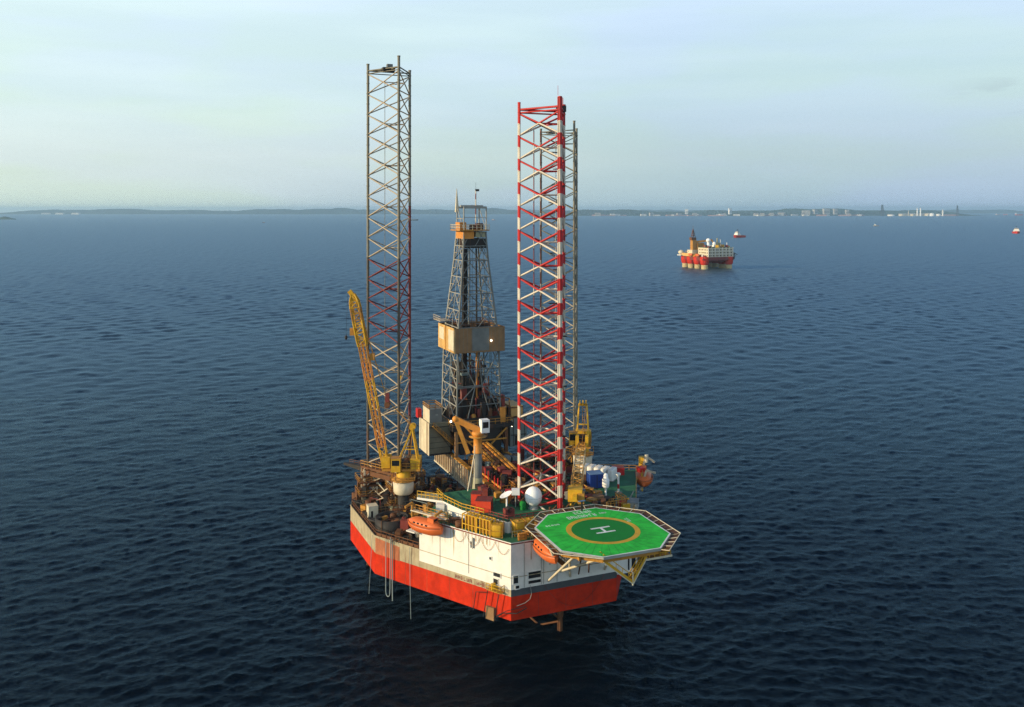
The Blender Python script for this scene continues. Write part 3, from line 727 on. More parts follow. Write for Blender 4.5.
for i in range(90):
    m.use(r_.choice(['dark steel', 'dark steel', 'rust brown', 'oxide red', 'grey teal', 'grey steel'])); z = r_.uniform(29, 43); x, y = r_.uniform(-4.2, 4.2), r_.uniform(-4.2, 4.2); k = r_.random()
    if k < .4: m.bar((x, y, z - r_.uniform(1, 5)), (x + r_.uniform(-.4, .4), y, z + r_.uniform(1, 4)), r_.uniform(.07, .2), 6)
    elif k < .7: m.bar((x, y, z), (x + r_.uniform(-3, 3), y + r_.uniform(-3, 3), z + r_.uniform(-1.5, 1.5)), r_.uniform(.06, .14), 5)
    else: m.cbox((x * .8, y * .8, z - 2), (r_.uniform(.5, 2), r_.uniform(.5, 2), r_.uniform(.4, 2.2)))
m.build('pipe_handling_gear', der)
wb = mb('tan dull'); h_ = 6.05; t_ = .12; z0, z1 = 44.7, 50.3
wb.use('tan').box(-h_, -h_ + t_, -h_, h_, z0, z1); wb.use('tan dull').box(-h_ + t_, h_, -h_, -h_ + t_, z0, z1)  # sunward face in tan, the other faces' shade put into duller tan
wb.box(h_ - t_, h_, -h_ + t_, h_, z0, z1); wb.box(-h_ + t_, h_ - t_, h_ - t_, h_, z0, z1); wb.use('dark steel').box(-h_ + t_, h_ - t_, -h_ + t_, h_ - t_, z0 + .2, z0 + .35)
m = wb.use('grey steel').box(-1.9, 2.2, -h_ - .05, -h_, z0 + .4, z1 - .1)
m.use('cream').box(-h_ - .06, -h_, -5.6, -1.6, z0 + .5, z1 - .5); m.use('ochre').box(-h_ - .09, -h_, .2, .9, z0, z1); m.use('cream').box(-h_ - .06, -h_, 1.6, 5.0, z0 + 2.2, z1 - .6)
m.use('leg grey')
for k in range(13):
    if k % 4: m.box(-h_ - .03, -h_ + .02, -h_ + k * .96, -h_ + k * .96 + .06, z0, z1)
    m.box(-h_ + .1 + k * .96, -h_ + .16 + k * .96, -h_ - .03, -h_ + .02, z0, z1)
wb.build('windwall', der)
m = mb('rust brown'); m.rail([(-4, -4.4), (4, -4.4), (4, 4.4), (-4, 4.4), (-4, -4.4)], 50.3, 1, 1.2, .06); m.use('dark steel').cbox((1.5, -3.6, 50.2), (3.4, 1.2, 1.5)).cbox((-2.5, -3.0, 50.2), (2, 1.4, 1)); m.build('monkey_board', der)
m = mb('leg cream').box(-7.2, -4.6, 1.0, 6.2, 51.2, 51.35); m.rail([(-7.2, 1.0), (-7.2, 6.2)], 51.35, 1, 1.2, .06); m.build('side_platform', der)
m = mb('lamp').sphere((2.6, -h_ - .35, 47.3), .2, 8); m.use('dark steel').bar((2.6, -h_, 47.3), (2.6, -h_ - .2, 47.3), .15); m.build('floodlight', der)
# crown
m = mb('dark steel').box(-2.3, 2.9, -2.6, 2.6, 68.2, 70.4); m.use('orange steel').box(-2.8, -.3, -2.9, 2.6, 70.4, 72.2); m.use('olive').box(0.2, 2.9, -2.7, 2.6, 70.7, 72.0)
m.use('ochre').box(-3.9, 3.3, -3.4, 3.4, 72.2, 72.45); m.use('orange steel').cbox((-2.5, 0, 73.3), (1.6, 3, 1.7)); m.use('rust brown').cbox((.9, 0, 73.0), (1.8, 2.4, 1.2)).cbox((2.4, .5, 73.2), (1.0, 1.6, 1.4))
m.build('crown_block', der)
m = mb('cream').rail([(-3.9, -3.4), (3.3, -3.4), (3.3, 3.4), (-3.9, 3.4), (-3.9, -3.4)], 72.45, 1.15, 1.0, .065); m.build('crown_railing', der)
m = mb('pale steel')
for x in (-2.6, 2.9):
    for y in (-2.4, 2.4): m.bar((x, y, 72.4), (x, y, 77.8), .15, 6)
m.beam((-2.6, -2.4, 77.6), (2.9, -2.4, 77.6), .3, .5); m.beam((-2.6, 2.4, 77.6), (2.9, 2.4, 77.6), .3, .5); m.beam((-2.6, 0, 77.9), (2.9, 0, 77.9), .7, .45)
m.bar((-2.6, -2.4, 72.5), (-2.6, 2.4, 77.6), .10); m.bar((-2.6, 2.4, 75), (-2.6, -2.4, 75), .10); m.bar((2.9, -2.4, 72.5), (2.9, 2.4, 77.6), .1); m.bar((-2.6, -2.4, 75.3), (2.9, -2.4, 75.3), .07)
m.use('cream').loft([[(-3.0, 2.1, 76.5), (-2.2, 2.1, 76.5), (-2.2, 2.9, 76.5), (-3.0, 2.9, 76.5)], [(-2.7, 2.45, 82), (-2.6, 2.45, 82), (-2.6, 2.55, 82), (-2.7, 2.55, 82)]], False)
m.build('gin_pole', der)
m = MB()
for i, (a, b) in enumerate(((72, 74), (74, 76), (76, 78), (78, 79.5), (79.5, 80.8), (80.8, 81.6))): m.use('oxide red' if i % 2 == 0 else 'leg white').bar((.6, -1.6, a), (.6, -1.6, b), .13, 6)
m.use('dark steel').cbox((.95, -1.6, 81.6), (.9, .3, .5)).bar((.6, -1.6, 81.6), (.6, -1.6, 83.4), .03, 4); m.build('aircraft_mast', der)

# ---- drill floor, substructure, cantilever
m = mb('dark steel').box(-7, 7.5, 35.0, 49.5, 27.6, 28.5); m.use('ochre').rail([(-7, 35), (7.5, 35), (7.5, 49.5), (-7, 49.5), (-7, 35)], 28.5, 1.2, 1.4, .07)
m.use('dark steel').box(-5.4, 7.3, 36.2, 36.4, 28.5, 30.0).box(7.2, 7.4, 36.4, 49, 28.5, 31.5)
m.build('drill_floor', rig)
m = MB()
for x in (-6, 6):
    for y in (35.5, 39.8, 44.1, 48.5):
        m.use('tan dull' if x < 0 else 'rust brown').beam((x, y, 21.8), (x, y, 27.6), .7, .7)
    for a, b in ((35.5, 39.8), (39.8, 44.1), (44.1, 48.5)): m.use('rust brown').bar((x, a, 21.8), (x, b, 27.6), .2); m.bar((x, b, 21.8), (x, a, 27.6), .2)
m.use('dark steel').box(-5.0, 5.0, 36.0, 48, 22.0, 27.5)
for a, b in (((-6, 35.2, 27.4), (0, 35.2, 22)), ((6, 35.2, 27.4), (0, 35.2, 22)), ((-6, 35.2, 25), (6, 35.2, 25))): m.use('ochre').beam(a, b, .3, .3)
m.build('substructure', rig)
for x in (-6.0, 6.0):
    m = mb('tan dull').box(x - .12, x + .12, 9, 50.5, 17.4, 21.5); m.use('ochre').box(x - .5, x + .5, 9, 50.5, 21.5, 21.8); m.use('cream').box(x - .5, x + .5, 9, 50.5, 17.1, 17.4)
    for k in range(27): m.use('cream').box(x - .45, x + .45, 9.3 + k * 1.56, 9.55 + k * 1.56, 17.4, 21.5)
    m.build('cantilever_beam', rig)
m = mb('dark steel').box(-5.4, 5.4, 10, 35, 20.9, 21.2)
for k in range(9): m.use('rust brown').box(-5.4, 5.4, 11 + k * 2.7, 11.3 + k * 2.7, 21.2, 21.5)
m.build('pipe_deck', rig)
m = MB()
for k in range(10): m.use('red' if k % 3 else 'oxide red').bar((-5.6, 9.5 + k * 1.75, 21.8), (-5.6, 9.5 + k * 1.75, 23.9), .16, 6)
m.use('orange steel').beam((-5.6, 9.5, 22.4), (-5.6, 25.3, 22.4), .2, .35); m.build('pipe_stanchion', rig)
m = mb('orange steel')
for i in range(5):
    m.use(('orange steel', 'ochre', 'rust brown')[i % 3]).beam((-1.9 + i * .75, 17.5 + .5 * (i % 2), 22.3 + .2 * i), (-2.3 + i * .75, 34.2, 24.0 + .2 * i), .4, .4)
m.use('rust brown').beam((-2.5, 17, 21.8), (2, 17, 21.8), .4, .6).beam((-2.5, 33, 23.3), (2, 33, 23.3), .4, .6); m.build('catwalk_skid', rig)
m = MB()
for i in range(6): m.use('rust brown').bar((2.4 + i * .4, 12, 21.7 + .1 * (i % 2)), (2.4 + i * .4, 33, 21.7 + .1 * (i % 2)), .17, 6)
for i in range(5): m.use('dark steel').bar((2.6 + i * .4, 12.4, 22.1), (2.6 + i * .4, 32.4, 22.1), .17, 6)
m.build('drill_pipe_stack', rig)
# driller's house on the port side of the drill floor
m = mb('tan dull'); m.use('cream').box(-11.6, -11.5, 38.0, 45.6, 22.0, 29.2); m.use('house shade olive').box(-11.5, -6.6, 38.0, 45.6, 22.0, 29.2)  # cream skin on the sunlit side, shade put into the olive body
dhm = m
dhm.use('rust brown').box(-11.7, -11.6, 39.2, 39.5, 22, 29.2); dhm.use('dark steel').box(-11.62, -11.6, 44.2, 44.4, 22, 29.2).box(-11.55, -6.5, 37.93, 38.0, 22.0, 22.4).box(-11.55, -6.6, 37.9, 38, 28.2, 28.35).beam((-10.8, 37.9, 29.0), (-6.6, 37.9, 23.4), .06, .12)
for z in (23.6, 24.8, 26.0): dhm.box(-11.5, -6.6, 37.97, 38.0, z, z + .08)
dhs = m.build('driller_house', rig); tag(dhs, 'boxy cream house hung on the port side of the drill floor')
m = mb('cream').box(-11.3, -11.2, 38.6, 43.6, 29.2, 32.2); m.use('grey steel').box(-11.2, -8.4, 38.6, 43.6, 29.2, 32.2); m.use('ochre').rail([(-11.3, 38.6), (-8.4, 38.6), (-8.4, 43.6), (-11.3, 43.6), (-11.3, 38.6)], 32.2, .9, 1.2, .08)  # same split: cream on the sunlit side, shade put into the grey
m.use('pale steel').box(-9.9, -9.3, 38.55, 38.6, 30.8, 31.0); m.build('upper_cabin', dhs)
m = mb('ochre').beam((-10.8, 37.6, 28.6), (-6.2, 37.6, 24.2), .9, .25); m.rail([(-10.8, 37.2, 28.6), (-6.2, 37.2, 24.2)], None, 1.0, 1.0, .06); m.build('stair', dhs)
m = mb('red').cbox((-12.1, 44.4, 30.4), (.9, 1.6, 2.0)); m.build('fire_box', dhs)
m = mb('grey teal').box(8.0, 12.2, 38, 46, 22.0, 28.6); m.use('dark steel').box(7.9, 12.3, 37.9, 46.1, 28.6, 28.8).box(8.2, 12.0, 37.94, 38, 24.6, 24.8)

for k in (1, 3, 5): m.box(8.1 + k * .7, 8.2 + k * .7, 37.9, 38, 22.2, 28.5)
lg = m.build('logging_cabin', rig); mb('black').box(9.2, 10.0, 37.92, 38.0, 22.4, 24.5).build('door', lg)
m = mb('tan').box(8.6, 11.6, 39, 45, 28.8, 31.2); m.build('roof_unit', lg)
for p in ((-6.9, 36.6, 29.6), (-1.4, 34.5, 27.0), (7.6, 36, 27.5)):
    m = mb('lamp').sphere(p, .24, 8); m.use('dark steel').bar((p[0], p[1] + .1, p[2] + .3), (p[0], p[1] + .3, p[2] + 1.0), .07, 4); m.build('floodlight', rig)

# ---- rails, pipework and machinery that fill the decks
m = mb('ochre'); m.rail([flare(20.5, -.15), flare(14.5, -.15)], Z_ROOF, 1.1, 1.2, .07); m.rail([(-10.2, -10.0), (-5.5, -10.0)], Z_ROOF, 1.1, 1.2, .07)
m.use('yellow').rail([(-17.4, 13.7), (-17.4, 9.2), (-15.9, 3.4), (-13.2, -1.0)], Z_TOP, 1.1, 1.1, .075); m.rail([(-21.5, 13.4), (-17.7, 9.4)], Z_TOP, 1.2, 1.0, .075)
m.use('oxide red').rail([(-12.6, -2.0), (-10.4, -5.7), (-3.0, -5.7), (6, -5.7)], Z_TOP, 1.0, 1.2, .075)
m.build('roof_railing', rig)
m = mb('ochre'); m.rail([(28.4, 15.5), (18.3, -1.5), (12.2, -9.8)], Z_ROOF, 1.1, 1.7, .065); m.rail([(30.0, 18.3), (23.2, 21.9), (16, 21.0)], Z_ROOF, 1.1, 1.7, .065); m.build('starboard_railing', rig)
m = mb('rust brown'); hp = off(HULL, -.25); m.rail([flare(21.8, -.2), hp[7], hp[6], hp[5], hp[4], hp[3], hp[2]], Z_DECK, 1.15, 1.5, .08)
m.use('rust brown').prism([flare(22, -.3), flare(33.2, -.3), flare(33.2, -.55), flare(22, -.55)][::-1], Z_DECK + .005, Z_DECK + .55)
m.build('main_deck_railing', rig)
def clutter(name, x0, x1, y0, y1, z, n, mats, hmax, seed, inside=None):
    r = random.Random(seed); m = MB()
    for k in range(n):
        for _ in range(30):
            x, y = r.uniform(x0, x1), r.uniform(y0, y1)
            if inside is None or inside(x, y): break
        else: continue
        m.use(r.choice(mats)); q = r.random(); h = r.uniform(.5, hmax)
        if q < .36: m.cbox((x, y, z + h / 2), (r.uniform(.6, 2.0), r.uniform(.6, 2.0), h), r.choice((0, 0, R(31), R(-31))))
        elif q < .52: m.lathe([(.01, 0), (w_ := r.uniform(.3, .8), 0), (w_, h * .9), (w_ * .6, h), (.01, h)], (x, y, z), 10)
        elif q < .64:
            a = r.uniform(0, 3.14); l_ = r.uniform(.8, 1.8); rr = r.uniform(.25, .55)
            m.bar((x - l_ * math.cos(a), y - l_ * math.sin(a), z + rr), (x + l_ * math.cos(a), y + l_ * math.sin(a), z + rr), rr, 10)
        elif q < .86:
            a = r.choice((0, math.pi / 2, R(58), R(-58))); l_ = r.uniform(1.5, 5); zz = z + r.uniform(.2, hmax)
            p, s_ = Vector((x, y, zz)), Vector((math.cos(a), math.sin(a), 0)) * l_
            m.bar(p, p + s_, r.uniform(.06, .16), 6); m.bar(p, (x, y, z), .08, 5); m.bar(p + s_, p + s_ - Vector((0, 0, zz - z)), .08, 5)
        else:
            w_ = r.uniform(.8, 2.2); m.rail([(x - w_, y - w_), (x + w_, y - w_), (x + w_, y + w_)], z + r.choice((0, 0, hmax * .6)), 1.05, .9, .06)
    return m.build(name, rig)
def port_ok(x, y): return y > 13.5 and x > -28.0 + max(0, (18.5 - y)) * .62 and ((x + 20.5) ** 2 + (y - 35) ** 2 > 20)
warm = ['rust brown', 'rust brown', 'ochre', 'dark steel', 'dark steel', 'dark steel', 'house shade olive', 'tan dull', 'oxide red']
dark = ['dark steel', 'dark steel', 'dark steel', 'rust brown', 'rust brown', 'ochre', 'leg dark', 'oxide red', 'grey teal']  # both lists lean on dark steel to stand in for deep shade
clutter('deck_pipework', -28, -9, 14, 42, Z_DECK, 230, warm, 2.6, 3, port_ok)
clutter('deck_machinery', -17, -6.8, 14, 44, Z_DECK, 120, dark, 4.6, 4)
clutter('deck_machinery', 7, 20, 22, 43, Z_DECK, 110, dark, 7.0, 5)
clutter('pipe_deck_gear', -5, 5.2, 10, 34, 21.5, 90, dark + ['orange steel'], 2.2, 6)
clutter('drill_floor_gear', -4.6, 6.8, 36.8, 48, 28.5, 75, dark + ['oxide red', 'orange steel'], 6.0, 8)
clutter('deck_machinery', -27.5, -20, 20, 43, Z_DECK, 60, dark + ['dark steel'], 5.0, 23, lambda x, y: (x + 20.5) ** 2 + (y - 35) ** 2 > 14 and (x + 24.4) ** 2 + (y - 21.4) ** 2 > 16)
clutter('deck_machinery', -16, -8, 15, 37, 14.0, 70, dark + ['dark steel'], 4.4, 24)
clutter('roof_gear', -7.5, 7.6, 3.4, 8.6, Z_TOP, 34, dark + ['ochre'], 1.8, 9)
clutter('roof_gear', 8.5, 13.4, -4, 8.5, Z_ROOF, 40, dark + ['ochre', 'rust brown'], 2.6, 10)
clutter('roof_gear', -9, -8.3, 9.2, 13.6, Z_TOP, 8, warm, 1.4, 12)
clutter('roof_gear', 6, 17, 9.5, 22, 18.5, 46, dark + ['ochre'], 3.2, 13)
clutter('bow_gear', -9.6, 7, -9.9, -6.4, Z_ROOF, 36, ['ochre', 'rust brown', 'orange steel', 'red', 'cream', 'olive'], 1.4, 14)
clutter('ledge_gear', -20.5, -13.5, -2.5, 6.5, Z_ROOF, 16, ['ochre', 'olive', 'white', 'rust brown'], 1.2, 15, lambda x, y: (x > -11.9 - .596 * (y + 10.3) + .5) and (x < -11.9 - .53 * (y + 5.9)))
m = mb('dark steel').box(-8.2, 8.2, 10, 21.6, 13.4, 17.0); m.box(8.2, 13.5, 9.0, 21.0, 13.4, 18.5); m.build('engine_house', rig)
m = mb('dark steel'); m.lathe([(3.4, 0), (3.4, 2.2), (3.0, 2.2), (3.0, .3), (.01, .3)], (-24.4, 21.4, Z_DECK + .01), 24); m.use('rust brown').lathe([(1.5, .3), (1.5, 1.6), (.01, 1.7)], (-23.4, 20.6, Z_DECK), 12); m.build('cable_drum_well', rig)
m = mb('olive').cbox((-21.3, 26.8, 14.6), (4.6, 1.6, 2.2), R(8)); m.build('deck_locker', rig)
m = mb('cream').box(-28.0, -26.0, 26.4, 28.4, 13.41, 16.4); m.use('black').box(-27.5, -27.1, 26.36, 26.4, 13.6, 15.4); m.build('deck_store', rig)
# boarding platform and steps at the bow corner
bp = mb('ochre').prism([flare(4.6, 1.1), flare(1.4, 1.1), flare(1.4, .1), flare(4.6, .1)][::-1], 10.6, 10.72); bp.use('yellow').rail([flare(4.6, 1.1), flare(1.4, 1.1)], 10.72, 1.1, .8, .06); bp.rail([flare(1.4, 1.1), flare(1.4, .1)], 10.72, 1.1, .8, .06)
bp.use('dark steel'); bp.bar((*flare(4.4, .9), 10.6), (*flare(5.4, .9), 5.6), .08).bar((*flare(1.9, .9), 10.6), (*flare(3.0, .9), 5.6), .08).bar((*flare(7.4, .5), 9.3), (*flare(8.0, .5), 5.9), .07).bar((*flare(7.4, .5), 9.3), (*flare(5.0, .6), 9.9), .06)
bp.use('yellow').cbox((*flare(3.4, .6), 11.3), (.7, .5, 1.1)); bp = bp.build('boarding_platform', rig)
m = mb('tan dull'); m.prism([flare(5.2, .5), flare(3.4, .5), flare(3.4, .05), flare(5.2, .05)][::-1], 5.2, 7.4); m.build('fender_plate', bp)
m = mb('dark steel').path([(*flare(3.2, .7), 5.8), (*flare(1.2, .7), 7.3), (-11.0, -11.3, 7.6), (-9.0, -11.0, 8.1)], .09).path([(*flare(2.4, .8), 6.6), (*flare(.4, .8), 7.9), (-9.2, -11.0, 8.4)], .06); m.build('boat_fender_bar', bp)
# ------------------------------------------------------------------ cranes: each slews on its own pedestal
def lattice(m, p, q, w0, w1, w2, mats, bay=2.0, r=.10, up=Vector((0, 0, 1))):
    """four-chord boom from p to q, width w0 at the foot, w1 in the middle, w2 at the head"""
    p, q = Vector(p), Vector(q); d = q - p; L = d.length; d.normalize(); s = d.cross(up).normalized(); u = s.cross(d)
    k = max(4, int(L / bay)); st = []
    for i in range(k + 1):
        t = i / k; w = w0 + (w1 - w0) * min(1, t / .15) if t < .85 else w1 + (w2 - w1) * (t - .85) / .15
        c = p + d * L * t; st.append([c + s * a * w / 2 + u * b * w / 2 for a, b in ((-1, -1), (1, -1), (1, 1), (-1, 1))])
    for i in range(k):
        m.use(mats[int(i * len(mats) / k)])
        for j in range(4):
            jj = (j + 1) % 4
            m.bar(st[i][j], st[i + 1][j], r, 5); m.bar(st[i][j], st[i][jj], r * .6, 4)
            m.bar(st[i][j], st[i + 1][jj], r * .6, 4) if i % 2 else m.bar(st[i][jj], st[i + 1][j], r * .6, 4)
    return st
def crane(name, x, y, z0, slew, label, luff, L, tip_rel, port):
    """slew: heading of the boom in rig coordinates; local +x is the boom's heading"""
    c = on_rig(name, x, y, z0, slew); tag(c, label, 'crane', 'yellow lattice-boom deck cranes')
    m = mb('dark steel').lathe([(1.2, -9.8), (1.2, -3.1), (.01, -3.1)], n=14); m.use('cream').lathe([(1.75, -3.1), (2.05, -2.7), (2.2, -.4), (.01, -.4)], n=20); m.use('rust brown').rail([(1.9, -1.9), (1.9, 1.9), (-1.9, 1.9), (-1.9, -1.9), (1.9, -1.9)], -6.2, 1.1, 1, .07); m.lathe([(2.6, -6.35), (2.6, -6.2), (.01, -6.2)], n=12); m.build('pedestal', c)
    m = mb('ochre').lathe([(1.5, -.5), (2.4, -.4), (2.4, -.15), (1.5, 0), (1.5, .3), (.01, .3)], n=18); m.use('yellow').lathe([(1.45, .0), (1.45, 1.9), (.01, 1.9)], n=16); m.use('ochre').rail([(2.4, -2.4), (2.4, 2.4), (-2.4, 2.4), (-2.4, -2.4), (2.4, -2.4)], -.3, 1, 1.2, .06); m.build('slew_ring', c)
    m = mb('ochre').box(-3.6, 4.2, -1.9, 1.9, 1.9, 2.3); m.use('yellow').box(2.6, 4.4, -1.4, -.7, 2.4, 4.6).box(2.6, 4.4, .7, 1.4, 2.4, 4.6); m.box(-3.6, -1.6, -1.8, 1.8, 2.3, 4.3); m.use('ochre').rail([(-3.6, -1.9), (2, -1.9), (2, 1.9), (-3.6, 1.9), (-3.6, -1.9)], 2.4, 1.1, 1.0, .06)
    m.use('dark steel').box(-1.5, 1.0, -1.2, 1.2, 2.4, 3.6); m.use('rust brown').bar((-.6, -1.3, 3.2), (-.6, 1.3, 3.2), .7, 10); m.build('machinery_deck', c)
    sgn = 1 if port else -1
    m = mb('yellow').box(.3, 2.2, sgn * 2.0 - .9, sgn * 2.0 + .9, 2.0, 4.7); m.use('ochre').box(.2, 2.3, sgn * 2.0 - 1.0, sgn * 2.0 + 1.0, 4.7, 4.8); cab = m.build('cab', c)
    m = mb('glass').box(2.2, 2.24, sgn * 2.0 - .75, sgn * 2.0 + .75, 3.1, 4.5).box(.5, 2.0, sgn * 2.0 + sgn * .9 - .02, sgn * 2.0 + sgn * .9 + .02, 3.3, 4.4); m.build('cab_window', cab)
    m = mb('yellow')
    for yy in (-1.25, 1.25):
        m.beam((1.6, yy * 1.1, 2.4), (-1.9, yy * .7, 10.2), .30, .30); m.beam((-3.3, yy * 1.1, 2.4), (-1.9, yy * .7, 10.2), .26, .26); m.beam((-.1, yy * .9, 6.2), (-2.6, yy * .9, 6.2), .18, .18)
    m.beam((-1.9, -1.0, 10.2), (-1.9, 1.0, 10.2), .5, .5); m.beam((-.1, -1.1, 6.2), (-.1, 1.1, 6.2), .2, .25); m.use('ochre').ladder((-1.2, .2, 2.4), (-1.9, .2, 10), .6)
    for yy in (-.7, 0, .7): m.use('yellow').bar((-1.9, yy - .12, 10.6), (-1.9, yy + .12, 10.6), .65, 12)
    m.build('gantry', c)
    foot = Vector((3.7, 0, 2.6)); tip = foot + Vector((math.cos(luff), 0, math.sin(luff))) * L
    m = MB(); upv = Vector((-math.sin(luff), 0, math.cos(luff))) if luff > .2 else Vector((0, 0, 1))
    st = lattice(m, foot, tip, 1.1, 1.55 if port else 1.9, .9, ['yellow', 'orange steel', 'ochre', 'yellow', 'yellow', 'orange steel', 'ochre', 'yellow', 'yellow', 'yellow'] if port else ['ochre', 'tan', 'cream', 'tan', 'ochre', 'yellow'], 1.9, .13, upv)  # colour stretches on the port boom imitate where sun catches it
    m.use('yellow')
    d = (tip - foot).normalized(); m.beam(tip - d * .4, tip + d * .8 + Vector((.6, 0, -.1)), .8, .9)
    if port:
        s1, s2 = foot + d * L * .70, foot + d * L * .995
        lattice(m, s1, s2, 1.7, 1.9, .8, ['yellow', 'yellow', 'ochre', 'yellow'], 1.3, .16, upv)
        m.use('yellow').beam(foot + d * L * .96, s2, .9, 1.0)
        m.use('orange steel').beam(foot + d * 4, foot + d * L * .72, .4, .35); m.use('ochre').cbox(foot + d * L * .78 + Vector((1.6, 0, 0)), (.9, .9, 1.5)).cbox(foot + d * L * .62 + Vector((-1.5, 0, .5)), (.9, 1.2, 1.4))
    else:
        m.cbox(tip - d * 1.2, (2.6, 2.6, 2.2)); m.use('ochre').cbox(tip - d * .5 + Vector((0, 1.1, -.4)), (1.8, 1.2, 1.8)); m.use('cream').bar(tip + Vector((-1, -1.5, .3)), tip + Vector((-1, -1.5, -.9)), .45, 8)
    m.build('boom', c)
    top = Vector((-1.9, 0, 10.6)); m = mb('ochre')
    if port:
        br = Vector((3.3, 0, 16.0))
        m.bar(st[-2][3], br, .07, 4); m.bar(st[-2][2], br, .07, 4); m.bar(top + Vector((0, .5, 0)), br, .06, 4); m.bar(top - Vector((0, .5, 0)), br, .06, 4)
        o = m.build('pendant_rope', c); mm = mb('oxide red').cbox(br, (.8, 1.0, 3.0)); mm.use('rust brown').bar(br + Vector((0, -.7, -.8)), br + Vector((0, .7, -.8)), .6, 10); mm.build('rope_block', c)
        m = mb('dark steel').bar(tip + d * .8 + Vector((.9, 0, 0)), tip + Vector((1.4, 0, -9)), .03, 4); m.build('hoist_rope', c)
        m = mb('dark steel').sphere(tip + Vector((1.4, 0, -9.0)), .30, 8, 1.6); m.build('hook_block', c)
    else:
        for yy in (-.7, .7): m.bar(top + Vector((0, yy, 0)), tip + Vector((-1, yy * .6, 1)), .05, 4)
        m.build('pendant_rope', c)
    return c
# port crane: boom luffed up steeply towards the picture's left, starboard crane: boom laid on its rest
crane('pedestal_crane', -20.9, 25.6, 21.7, R(180 - 22.5), 'yellow crane with lattice boom raised steeply beside the tallest leg', R(79.2), 36.0, None, True)
ang_b = math.atan2(-1.0, -.56)
cs = crane('pedestal_crane', 20.3, 25.2, 22.8, ang_b, 'yellow crane with its boom lowered on a rest beside the red leg', R(-1.0), 33.0, None, False)
m = MB(); k = Vector((math.cos(ang_b), math.sin(ang_b))) * 33.0; bx, by = 20.3 + k.x, 25.2 + k.y
m.use('yellow').bar((bx - 1.6, by, Z_ROOF), (bx - .6, by, 24.0), .22).bar((bx + 1.6, by, Z_ROOF), (bx + .6, by, 24.0), .22).beam((bx - 1.5, by, 24.0), (bx + 1.5, by, 24.0), .5, .4).bar((bx - 1.3, by, 21.2), (bx + .8, by, 23.4), .12).bar((bx + 1.3, by, 21.2), (bx - .8, by, 23.4), .12)
m.use('ochre').bar((bx - 1.6, by + 2.5, Z_ROOF), (bx - .4, by, 24.0), .16).bar((bx + 1.6, by + 2.5, Z_ROOF), (bx + .4, by, 24.0), .16); m.build('boom_rest', rig)
# knuckle-boom crane amidships
kc = on_rig('knuckle_crane', -8.3, 15.5, 20.0)
tag(kc, 'orange knuckle-boom crane folded on a grey column in front of the derrick', 'crane')
m = mb('olive').lathe([(1.2, -6.5), (1.2, .2), (.9, 3.2), (.01, 3.2)], n=14); m.use('grey steel').lathe([(.85, 3.2), (.85, 8.2), (.01, 8.2)], n=16); m.build('column', kc)
m = mb('orange steel').lathe([(1.05, 8.2), (1.05, 8.5), (.85, 8.6), (.85, 11.6), (1.2, 11.8), (1.2, 12.4), (.01, 12.4)], n=16); m.use('ochre').lathe([(1.8, 11.4), (1.8, 11.5), (.01, 11.5)], n=14); m.rail([(1.6, -1), (1.6, 1), (-1, 1.6)], 11.5, 1, 1, .06); m.build('slew_column', kc)
dl = Vector((-.924, .383, 0)); piv = Vector((0, 0, 12.6)); el = piv + dl * 4.5 + Vector((0, 0, 2.3)); en = el + dl * -2.6 + Vector((0, 0, -6.9))
m = mb('orange steel').beam(piv - dl * .5, el, .8, 1.15); m.use('ochre').beam(piv + Vector((0, 0, -1.2)) + dl * .6, piv.lerp(el, .6) + Vector((0, 0, -.4)), .3, .3); m.build('main_boom', kc)
m = mb('ochre').beam(el, en, .7, .8); m.use('orange steel').sphere(el, .65, 10); m.build('jib', kc)
m = mb('white clean').cbox((1.2, -.6, 13.6), (1.7, 1.5, 2.6)); m.use('glass').cbox((1.2, -1.36, 13.9), (1.2, .06, 1.2)); m.build('cab', kc)
m = mb('cream').bar((-1.2, -1.5, .5), (-1.2, -1.5, 10), .12).bar((-3.2, -3.0, 1.7), (-1.3, -1.5, 8.2), .12); m.build('stay', kc)

